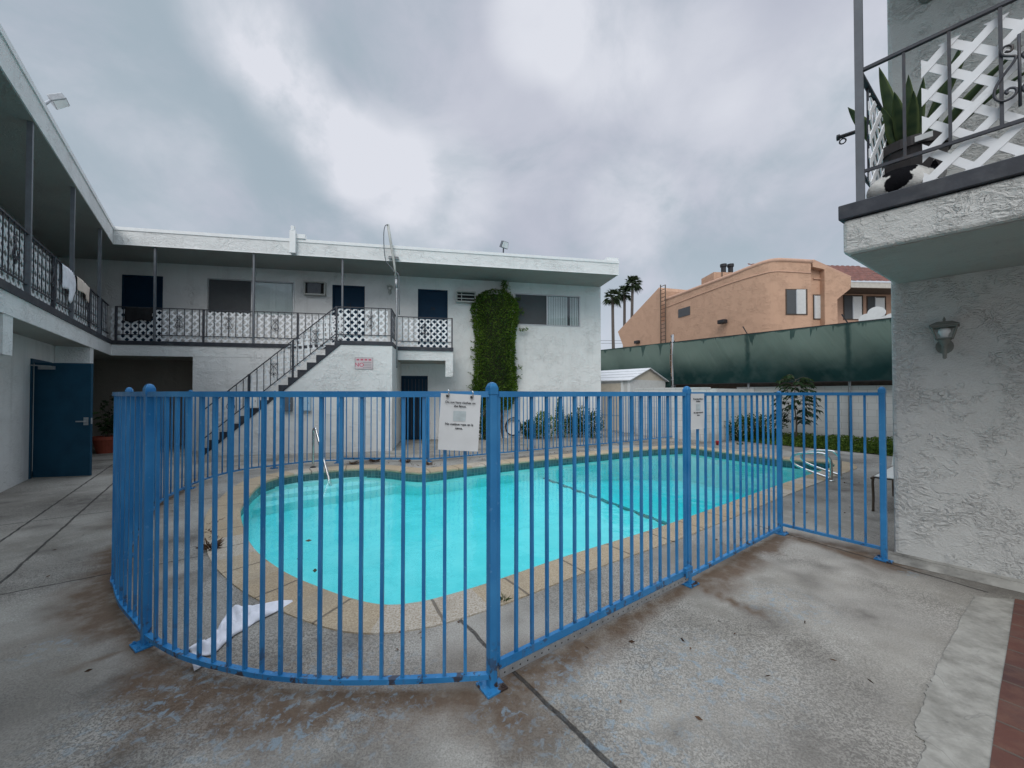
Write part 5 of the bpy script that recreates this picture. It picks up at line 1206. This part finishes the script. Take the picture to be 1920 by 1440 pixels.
mb.build('tile_roof', M_TILE_R, ph)
mb = MB(); mb.box(PAo.x+.5, PAo.x+9, 20.6, 26, 0, 6.0); mb.build('rear_volume', M_PEACHT, ph)

# ------------------------------------------------------------------ palms far off
def palm(px, py, pyb, dist, label, seed, lean=0):
    r = np.random.default_rng(seed); d = ray(px, py); top = Vector((d.x/d.y*dist, dist, CAMZ+d.z/d.y*dist)); base = Vector((top.x+lean, dist, 0))
    o = empty('palm_tree', base, label, 'palm tree', 'palms beyond the peach house')
    mb = MB(); mb.tube(catmull([base, base.lerp(top, .5)+Vector((-.25*lean, 0, 0)), top], 5), [.32]+[.26]*9+[.24] if False else [.30-.08*i/10 for i in range(11)], 8); mb.build('trunk', M_PALMB, o, smooth=True)
    parts = []
    for k in range(46):
        az = r.uniform(0, 2*PI); el = r.uniform(-.9, 1.35); D = np.array([math.cos(az)*math.cos(el), math.sin(az)*math.cos(el), math.sin(el)]); L = r.uniform(1.0, 1.5)
        c0 = np.array(top)+D*L*.55; s_ = np.cross(D, [0, 0, 1.0]); s_ /= np.linalg.norm(s_)+1e-6; u_ = np.cross(s_, D)
        an = np.linspace(-1.25, 1.25, 13); dirs = np.array([D*math.cos(a)+s_*math.sin(a) for a in an])+u_*.1
        parts.append(leaves(np.repeat(c0[None], 13, 0), dirs, L*r.uniform(.6, .85, 13), .16, .28 if el > -.2 else .5, np.full(13, r.uniform(.1, .9)) if el > -.35 else np.full(13, .25)))
        st = leaves([np.array(top)], [D], [L*.6], [.05], .0, np.array([.5])); parts.append(st)
    leafobj('crown', parts, M_PALM, o)
palm(1148.5, 558, 650, 62, 'shortest palm, standing nearest the white building corner', 1, .45)
palm(1171, 549, 650, 66, 'middle palm with its crown overlapping the tallest palm', 2, -.3)
palm(1186, 532, 650, 64, 'tallest palm, farthest from the white building corner', 3, -1.2)
for k, (y0, y1) in enumerate(((638, 640), (644, 643))):
    p, q = ray(1100, y0), ray(1175, y1); mb = MB(); mb.tube([Vector((p.x/p.y*75, 75, CAMZ+p.z/p.y*75))+Vector((-8, 0, 0)), Vector((q.x/q.y*75, 75, CAMZ+q.z/q.y*75))+Vector((30, 0, 0))], .03, 5)
    tag(mb.build('power_line', M_RUB, base=(0, 75, 10)), ('upper' if k == 0 else 'lower')+' thin power line strung behind the palms', 'power line', 'power lines')

# ------------------------------------------------------------------ vine on the back wall
av0, av1 = FB.a_at(886, RB+.3), FB.a_at(973, RB+.3); ac, hw = (av0+av1)/2, (av1-av0)/2*1.06
o = empty('wall_vine', FB(ac, RB, 0), 'tall rounded column of green vine climbing the back wall', 'vine')
n = 15000; P = []; D = []; cs = []
def prof_w(z): 
    if z > 4.25: return hw*math.sqrt(max(0, 1-((z-4.25)/.72)**2))*.98
    return hw*(.90+.10*math.sin(z*1.3+1))*(1.0 if z > 1.6 else max(.35, .55+.45*(z-.9)/.7))
while len(P) < n:
    z = random.uniform(.95, 4.97); w_ = prof_w(z)
    if random.random() > w_/hw: continue
    th = random.uniform(-.1, PI+.1); r = random.uniform(.82, 1.0)+.02*math.sin(z*5.1+th*2.3)*math.sin(z*2.3-th*4)+.025*math.sin(z*11+th*6); dep = .68*min(1, w_/hw+.2)
    a = ac+w_*math.cos(th)*r; b = RB+.03+dep*math.sin(th)*r
    if b < RB+.02: b = RB+.03
    nrm = FB.d*math.cos(th)+FB.n*math.sin(th)*1.3
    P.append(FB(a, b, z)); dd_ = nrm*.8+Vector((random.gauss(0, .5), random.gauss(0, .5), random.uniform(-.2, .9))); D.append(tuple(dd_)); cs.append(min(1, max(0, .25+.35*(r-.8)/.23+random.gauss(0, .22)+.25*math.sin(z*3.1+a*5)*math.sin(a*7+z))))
parts = [leaves(P, D, rng.uniform(.05, .11, n), rng.uniform(.018, .035, n), .1, np.array(cs))]
P = []; D = []
asx, _ = FB.px(946, 530, RB+.1)
for k in range(420):
    z = random.uniform(4.6, 5.30); w_ = .17*(5.38-z)/.6+.03; P.append(FB(asx+random.gauss(0, w_*.6), RB+random.uniform(.03, .2), z)); D.append((random.gauss(0, .4), -.5, random.uniform(.2, 1)))
for (x, y, dxs) in ((988, 617, 1), (975, 560, 1), (978, 688, 1), (976, 708, 1), (884, 600, -1), (884, 655, -1)):
    a, z = FB.px(x, y, RB+.15)
    for k in range(60): t = random.random(); P.append(FB(a-dxs*.3*(1-t), RB+.12+random.uniform(-.03, .06), z+random.gauss(0, .03)-.05*(1-t))); D.append((dxs*random.uniform(.2, 1), -.3, random.gauss(.2, .4)))
for k in range(14):
    z = random.uniform(1.3, 4.7); sg = random.choice((-1, 1)); w_ = prof_w(z); a = ac+sg*w_*.96; Lr_ = random.uniform(.08, .26)
    for q in range(16): t = random.random(); P.append(FB(a+sg*Lr_*t, RB+.05+random.uniform(0, .12), z+.5*Lr_*t+random.gauss(0, .018))); D.append((sg*random.uniform(.2, 1), -.35, random.gauss(.35, .45)))
parts.append(leaves(P, D, rng.uniform(.05, .10, len(P)), rng.uniform(.02, .035, len(P)), .1))
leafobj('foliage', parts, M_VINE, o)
mb = MB()
for k in range(9): a = ac+random.uniform(-.5, .35); mb.tube(catmull([FB(a, RB+.12, 0), FB(a+random.gauss(0, .08), RB+.10, .5), FB(a+random.gauss(0, .15), RB+.15, 1.2)], 4), random.uniform(.015, .035), 6)
mb.build('stem', M_BARK, o, smooth=True)
# dark core so that the wall does not show through the leaf mass
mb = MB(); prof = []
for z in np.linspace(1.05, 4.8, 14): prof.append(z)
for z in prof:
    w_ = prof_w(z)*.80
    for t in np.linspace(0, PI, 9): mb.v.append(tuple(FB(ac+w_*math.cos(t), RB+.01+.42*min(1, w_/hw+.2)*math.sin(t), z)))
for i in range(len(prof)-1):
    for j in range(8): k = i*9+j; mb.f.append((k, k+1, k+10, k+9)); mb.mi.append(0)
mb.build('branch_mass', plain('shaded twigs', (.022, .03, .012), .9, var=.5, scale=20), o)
# ------------------------------------------------------------------ bushes
def bush(c, rx, ry, h, label, mat=M_BUSH, n=1100, L=(.05, .11), group=None, cone=0.0, seed=0, name='bush', cat='bush'):
    r = np.random.default_rng(seed); o = empty(name, c, label, cat, group); P = []; D = []; cs = []
    lob = [(r.uniform(-.5, .5)*rx, r.uniform(-.5, .5)*ry, r.uniform(.35, .75)*h, r.uniform(.45, .62)) for _ in range(7)]
    while len(P) < n:
        lx, ly, lz, lr = lob[r.integers(7)]; v = r.normal(size=3); v /= np.linalg.norm(v); rr = r.uniform(.6, 1.05)
        p = np.array([lx+v[0]*rx*lr*rr, ly+v[1]*ry*lr*rr, lz+v[2]*h*.45*rr])
        if cone: k = max(.08, 1-cone*p[2]/h); p[0] *= k; p[1] *= k
        if p[2] < .02: continue
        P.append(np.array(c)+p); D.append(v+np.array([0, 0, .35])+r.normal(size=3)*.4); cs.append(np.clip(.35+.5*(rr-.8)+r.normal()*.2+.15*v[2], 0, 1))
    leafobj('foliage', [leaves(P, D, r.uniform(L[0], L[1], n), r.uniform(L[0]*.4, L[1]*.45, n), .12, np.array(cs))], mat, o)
    mb = MB()
    for k in range(6): an = r.uniform(0, 6.28); mb.tube([Vector(c)+Vector((.03*math.cos(an), .03*math.sin(an), 0)), Vector(c)+Vector((rx*.5*math.cos(an), ry*.5*math.sin(an), h*.6))], [.014, .006], 5)
    mb.build('stem', M_BARK, o)
def gb(px, py, b): a = FB.a_at(px, b); return FB(a, b, 0)
B = 'bushes along the foot of the back wall'
bush(gb(913, 829, RB+.45), .40, .35, .85, 'dark bush left of the vine stems under the white panel', seed=1, group=B)
bush(gb(994, 829, RB+.45), .36, .35, .55, 'low dark bush right of the hose coil', seed=2, group=B)
bush(gb(1022, 829, RB+.55), .40, .38, .80, 'bright green bush between the low dark bush and the cone shrub', mat=M_VINE, seed=3, group=B)
bush(gb(1048, 829, RB+.45), .32, .32, 1.15, 'narrow pointed shrub in the row along the back wall', seed=4, group=B, cone=.8, mat=M_VINE)
bush(gb(1080, 826, RB+.45), .42, .36, .75, 'dark rounded bush right of the pointed shrub', seed=5, group=B)
bush(gb(1106, 826, RB+.45), .48, .40, .95, 'largest dark bush near the building corner', seed=6, group=B, n=1500)
c = G(1430, 829, 0); bush((c.x, c.y+.35, 0), .95, .5, .78, 'wide dark hedge bush against the rear block wall', seed=7, n=2600)
# young tree with drooping leaves
c = G(1501, 829, 0); c = Vector((c.x, c.y+.2, 0)); o = empty('young_tree', c, 'young dark leaved tree with drooping branches by the white block wall', 'tree')
mb = MB(); mb.tube(catmull([c, c+Vector((.03, 0, .6)), c+Vector((-.02, .02, 1.2)), c+Vector((.02, 0, 1.95))], 4), [.028-.0017*i for i in range(13)], 7); mb.build('trunk', M_BARK, o, smooth=True)
P = []; D = []; cs = []; mb = MB()
for k in range(34):
    z = .55+1.45*k/33; az = k*2.4+random.gauss(0, .3); L = (.62-.20*abs(z-1.0)) if z < 1.6 else .50-.3*(z-1.6); b0 = c+Vector((0, 0, z)); e = b0+Vector((math.cos(az)*L, math.sin(az)*L, .10-.12*L)); m1 = b0.lerp(e, .5)+Vector((0, 0, .08))
    mb.tube(catmull([b0, m1, e], 3), .005, 4)
    for t in np.linspace(.3, 1, 10):
        p = b0.lerp(m1, t*2) if t < .5 else m1.lerp(e, t*2-1)
        for s_ in (-1, 1): P.append(p); D.append((math.cos(az)*.6-s_*math.sin(az)*.8, math.sin(az)*.6+s_*math.cos(az)*.8, -.55+random.gauss(0, .2))); cs.append(min(1, max(0, .2+.35*(z-.6)/1.4+random.gauss(0, .15))))
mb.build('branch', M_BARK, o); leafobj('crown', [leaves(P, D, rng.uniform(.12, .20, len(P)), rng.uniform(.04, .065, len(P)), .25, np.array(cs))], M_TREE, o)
# ground cover strip
edge = [G(1372, 825.5), G(1440, 833), G(1500, 838.5), G(1560, 844), G(1620, 850), G(1677, 856), G(1720, 861)]
n = 13000; P = []; D = []
poly = [(p.x, p.y) for p in edge]
while len(P) < n:
    k = random.randrange(len(edge)-1); t = random.random(); e = edge[k].lerp(edge[k+1], t); dist_ = 15.42-e.dot(nLv); u = random.random()**1.15; q = e+nLv*max(.2, dist_)*u
    hgt = .06+.16*u+.05*math.sin(q.x*4)*math.sin(q.y*5); 
    if u < .06: hgt *= .5
    P.append((q.x+random.gauss(0, .02), q.y+random.gauss(0, .02), random.uniform(.0, hgt))); D.append((random.gauss(0, .7), random.gauss(0, .7), random.uniform(.1, 1)))
tag(leafobj('ground_cover', [leaves(P, D, rng.uniform(.05, .10, n), rng.uniform(.03, .05, n), .15)], M_COVER, base=edge[2]), 'low green ground cover along the rear block wall', 'ground cover', kind='stuff')
mb = MB(); mb.prism([(p.x, p.y) for p in edge]+[(p.x, p.y) for p in [e+nLv*max(.2, 15.45-e.dot(nLv)) for e in edge[::-1]]], -.02, .012); tag(mb.build('planting_soil', plain('soil', (.05, .04, .025), .95)), kind='structure')
# weeds and leaf litter by the coping
def weed(px, py, s_, label, seed, mat=M_DRYL):
    c = G(px, py); r = np.random.default_rng(seed); n = int(40*s_)+16; an = r.uniform(0, 6.28, n); P = np.array(c)[None]+np.stack([.05*s_*np.cos(an)*r.random(n), .05*s_*np.sin(an)*r.random(n), np.full(n, .006)], 1)
    D = np.stack([np.cos(an)*.7, np.sin(an)*.7, r.uniform(.2, 1, n)], 1)
    tag(leafobj('weed', [leaves(P, D, r.uniform(.04, .12, n)*s_, r.uniform(.008, .018, n)*s_, .1)], mat, base=c), label, 'weed', 'weeds along the coping')
weed(664, 871, 1.1, 'dry weed behind the coping left of the alcove bend', 1); weed(703, 866, 1.3, 'tall straggly weed by the far gate post', 2); weed(760, 868, 1.4, 'widest dry weed tuft beside the far gate', 3)
weed(805, 872, .9, 'small weed right of the widest tuft', 4); weed(394, 1030, 1.2, 'brown weed clump at the joint beside the shallow end coping', 5); weed(1387, 834, 1.0, 'green weed on the deck beside the hedge bush', 6, M_BUSH); weed(944, 1127, .55, 'tiny green weed in the coping joint behind the tall post', 7, M_BUSH)
P = []; D = []
for (a, b, n_, sp_) in ((G(385, 1035), G(402, 975), 60, .03), (G(640, 868), G(830, 874), 60, .10), (G(850, 866), G(1120, 842), 60, .10), (G(1100, 838), G(1270, 828), 40, .12), (G(470, 1125), G(560, 1160), 8, .2), (G(690, 1187), G(830, 1182), 8, .08), (G(1250, 1020), G(1420, 960), 10, .15), (G(1000, 1250), G(1500, 1200), 14, .5), (G(100, 1000), G(200, 1300), 10, .5), (G(1620, 900), G(1500, 980), 8, .2)):
    for k in range(n_): t = random.random(); q = a.lerp(b, t); P.append((q.x+random.gauss(0, sp_), q.y+random.gauss(0, sp_), .008)); D.append((random.gauss(0, 1), random.gauss(0, 1), random.uniform(0, .25)))
P = [p for p in P if not pip([(q.x, q.y) for q in offset(inner, .05)], np.array([p[0]]), np.array([p[1]]))[0]]; D = D[:len(P)]
tag(leafobj('leaf_litter', [leaves(P, D, rng.uniform(.02, .05, len(P)), rng.uniform(.008, .02, len(P)), 0)], M_DRYL, base=(0, 5, 0)), 'scattered dry leaves on the deck and coping', 'leaf litter', kind='stuff')
for k, (x, y) in enumerate(((572, 1014), (556, 1048), (1022, 978), (586, 1070))):
    c = G(x, y, WZ+.004); tag(leafobj('floating_leaf', [leaves([tuple(c)], [(1, .3, 0)], [.07-.01*k], [.035], 0)], M_DRYL, base=c), ('larger leaf floating by the shallow end wall', 'pale leaf floating close to the curved coping', 'lone leaf floating in mid pool right of the tall post', 'smallest leaf floating near the curved coping')[k], 'leaf', 'leaves floating in the pool')

# ------------------------------------------------------------------ right balcony: snake plant, pulley rod, sleeping cat
a, z = FR.px(1706, 270, .66); c = FR(a, .66, ZF+.001)
o = empty('snake_plant', c, 'snake plant in a large dark pot on the right balcony', 'potted plant')
mb = MB(); mb.lathe(c, [(.12, 0), (.14, .02), (.20, .47), (.217, .47), (.217, .54), (.195, .54), (.185, .50), (.05, .49)], 24); mb.build('pot', M_POTD, o)
mb = MB(); q = c+FR.n*.217+FR.d*.08+Vector((0, 0, .50)); Fq = Frame(q, FR.d); mb.fbox(Fq, -.045, .045, 0, .004, q.z-.02, q.z+.02); mb.build('pot_tag', M_WHITE, o)
Vs = []; Fs = []; cs = []
def blade(b0, d, L, w_, curl, tw, col, crook=None):
    k0 = len(Vs); d = Vector(d).normalized(); side = Vector((math.cos(tw), math.sin(tw), 0)); nb = 12
    for i in range(nb+1):
        t = i/nb; p = Vector(b0)+d*L*t+Vector((d.x, d.y, 0))*curl*t*t+Vector((0, 0, -curl*.5*t*t)); ww = w_*(.55+.9*t-1.45*t*t*t)*.8 if t < 1 else .001; ww = max(.002, w_*min(1, .6+1.2*t)*(1-t**4))
        nm = d.cross(side).normalized()
        for s_, e in ((-1, .18), (-.5, .02), (0, 0), (.5, .02), (1, .18)): Vs.append(tuple(p+side*ww*s_*.5+nm*ww*e*.6)); cs.append(min(1, max(0, (.85 if abs(s_) == 1 else .18+.12*math.sin(t*26+s_))*col)))
    for i in range(nb):
        for j in range(4): k = k0+i*5+j; Fs.append((k, k+1, k+6, k+5))
sd_ = FR.d; nn_ = FR.n
for (da, dn, L, w_, curl, tw, col) in ((-.16, .06, .66, .075, .04, -.8, 1.2), (-.46, .06, .52, .095, .02, -.9, 1.1), (.0, .05, .52, .07, .03, -.6, 1), (-.10, .25, .40, .075, .04, -.8, 1), (-.22, .2, .36, .08, .04, -.3, 1), (.10, .1, .46, .065, .06, -1.1, .9),
                                        (.30, .1, .62, .06, .18, -.7, .8), (.55, .05, .55, .06, .22, -.5, .8), (.25, -.1, .72, .06, .10, -.9, .8), (.75, .0, .55, .05, .3, -.7, .8), (-.1, -.1, .50, .07, .05, -.9, 1), (-.42, .12, .26, .085, .10, -.9, 2.2), (.05, .3, .36, .07, .08, -.6, 1)):
    L *= 1.22; w_ *= 1.2
    b0 = c+sd_*da*.18+nn_*dn*.25+Vector((0, 0, .48)); blade(b0, sd_*da+nn_*dn+Vector((0, 0, 1)), L, w_, curl, math.atan2(sd_.y, sd_.x)+tw+.8, col)
me = bpy.data.meshes.new('foliage'); me.from_pydata([tuple(Vector(v)-c) for v in Vs], [], Fs); me.materials.append(M_SNAKE); at = me.color_attributes.new('Col', 'FLOAT_COLOR', 'POINT'); ca = np.array(cs); at.data.foreach_set('color', np.stack([ca, ca, ca, np.ones_like(ca)], 1).ravel()); me.polygons.foreach_set('use_smooth', [True]*len(Fs))
ob = bpy.data.objects.new('foliage', me); C.objects.link(ob); ob.parent = o; sm = ob.modifiers.new('s', 'SOLIDIFY'); sm.thickness = .006
pe = [FR(aa, .55, zz) for aa, zz in (FR.px(1569, 259, .55), FR.px(1614, 244, .55))]; pe.append(pe[1]+(pe[1]-pe[0])*1.6)
o = empty('hanging_rod', pe[0], 'dark rod with a small hook poking out past the right balcony corner', 'rod')
mb = MB(); mb.tube(pe, .017, 8); mb.tube([pe[0], pe[0]+(pe[1]-pe[0])*.12], .026, 8); mb.build('rod', M_RUB, o); q = pe[0]+(pe[1]-pe[0])*.25
mb = MB(); mb.tube([q+Vector((.022*math.sin(t)*(pe[1]-pe[0]).normalized().x, .022*math.sin(t)*(pe[1]-pe[0]).normalized().y, -.045+.022*math.cos(t))) for t in np.linspace(0, 6.28, 12)], .006, 6); mb.build('hook', M_RUB, o)
# cat: lying on its side against the balcony edge, back towards the pool, rump at the corner post
ca0 = FR.a_at(1632, BO-.10); ca1 = FR.a_at(1765, BO-.10); Lc = ca1-ca0
m, N = newmat('black and white fur'); pos = N('ShaderNodeNewGeometry').outputs['Position']
po = N('ShaderNodeVectorMath', operation='ADD', i={0: pos, 1: N('ShaderNodeVectorMath', operation='SCALE', i={0: N('ShaderNodeVectorMath', operation='SUBTRACT', i={0: N('ShaderNodeTexNoise', i={'Vector': pos, 'Scale': 30.0, 'Detail': 4}).outputs[1], 1: (.5, .5, .5)}).outputs[0], 'Scale': .05}).outputs[0]}).outputs[0]
def spot(p, r): return MAPR(N, N('ShaderNodeVectorMath', operation='DISTANCE', i={0: po, 1: tuple(p)}).outputs['Value'], r*.9, r, 1, 0)
CT = lambda u, v, z: FR(ca0+Lc*u, BO-.135+v, ZF+z)
sp_ = [spot(CT(.42, .09, .06), .058), spot(CT(.38, .05, .17), .062), spot(CT(.60, .06, .17), .058), spot(CT(.50, .08, .09), .055), spot(CT(1.0, .0, .13), .05)]
mk = sp_[0]
for q in sp_[1:]: mk = MATH(N, 'MAXIMUM', mk, q)
fn = N('ShaderNodeVectorMath', operation='MULTIPLY', i={0: pos, 1: (60, 60, 180)}).outputs[0]; hair = NOISE(N, fn, 1.5, 4, .6)
c_ = MIX(N, mk, MIX(N, hair, (.50, .49, .46), (.74, .73, .70)), (.008, .008, .010))
out(N, N('ShaderNodeBsdfPrincipled', i={'Base Color': c_, 'Roughness': .95, 'Specular IOR Level': .1, 'Normal': N('ShaderNodeBump', i={'Strength': .7, 'Distance': .006, 'Height': hair}).outputs[0]}).outputs[0]); M_FUR = m
org = CT(.5, 0, 0)
V = []; E = []; R_ = []
def chain(pts, start=None):
    prev = start
    for (u, v, z, r) in pts:
        V.append(tuple(CT(u, v, z)-org)); R_.append(r); k = len(V)-1
        if prev is not None: E.append((prev, k))
        prev = k
    return prev
chain([(.30, 0, .095, .092)])
sp2 = chain([(.45, 0, .100, .092), (.62, -.005, .098, .088), (.76, -.01, .092, .078), (.86, -.015, .088, .060), (.96, -.02, .085, .062), (1.03, -.03, .07, .045), (1.07, -.04, .06, .028)], 0)
chain([(.18, .0, .075, .080), (.08, .01, .050, .055), (.01, .03, .030, .032)], 0)             # rump
chain([(.22, -.09, .045, .045), (.34, -.13, .03, .026), (.46, -.15, .022, .02), (.52, -.15, .02, .018)], 0)      # hind leg stretched away
chain([(.72, -.10, .04, .034), (.66, -.16, .03, .022), (.58, -.18, .022, .019)], 3)          # foreleg
chain([(.05, -.04, .025, .018), (.10, -.12, .02, .016), (.22, -.19, .02, .014)], 9)          # tail
me = bpy.data.meshes.new('cat'); me.from_pydata(V, E, []); co = bpy.data.objects.new('cat', me); C.objects.link(co); co.location = org
sk = co.modifiers.new('skin', 'SKIN'); sk.use_smooth_shade = True
for i, r in enumerate(R_): me.skin_vertices[0].data[i].radius = (r*1.08, r*1.08); me.skin_vertices[0].data[i].use_root = (i == 0)
sb = co.modifiers.new('sub', 'SUBSURF'); sb.levels = 2; sb.render_levels = 2; me.materials.append(M_FUR)
tag(co, 'black and white cat lying asleep on the right balcony edge', 'cat')
for s_ in (-1, 1):
    mb = MB(); b = CT(.955, -.02+.03*s_, .135); t = b+Vector((0, 0, .045))+FR.n*.012*s_; r = .020
    mb.add([b+FR.d*r, b+FR.n*r*.8, b-FR.d*r, b-FR.n*r*.8, t], [(0, 1, 4), (1, 2, 4), (2, 3, 4), (3, 0, 4)]); e = mb.build('ear', M_FUR, co)
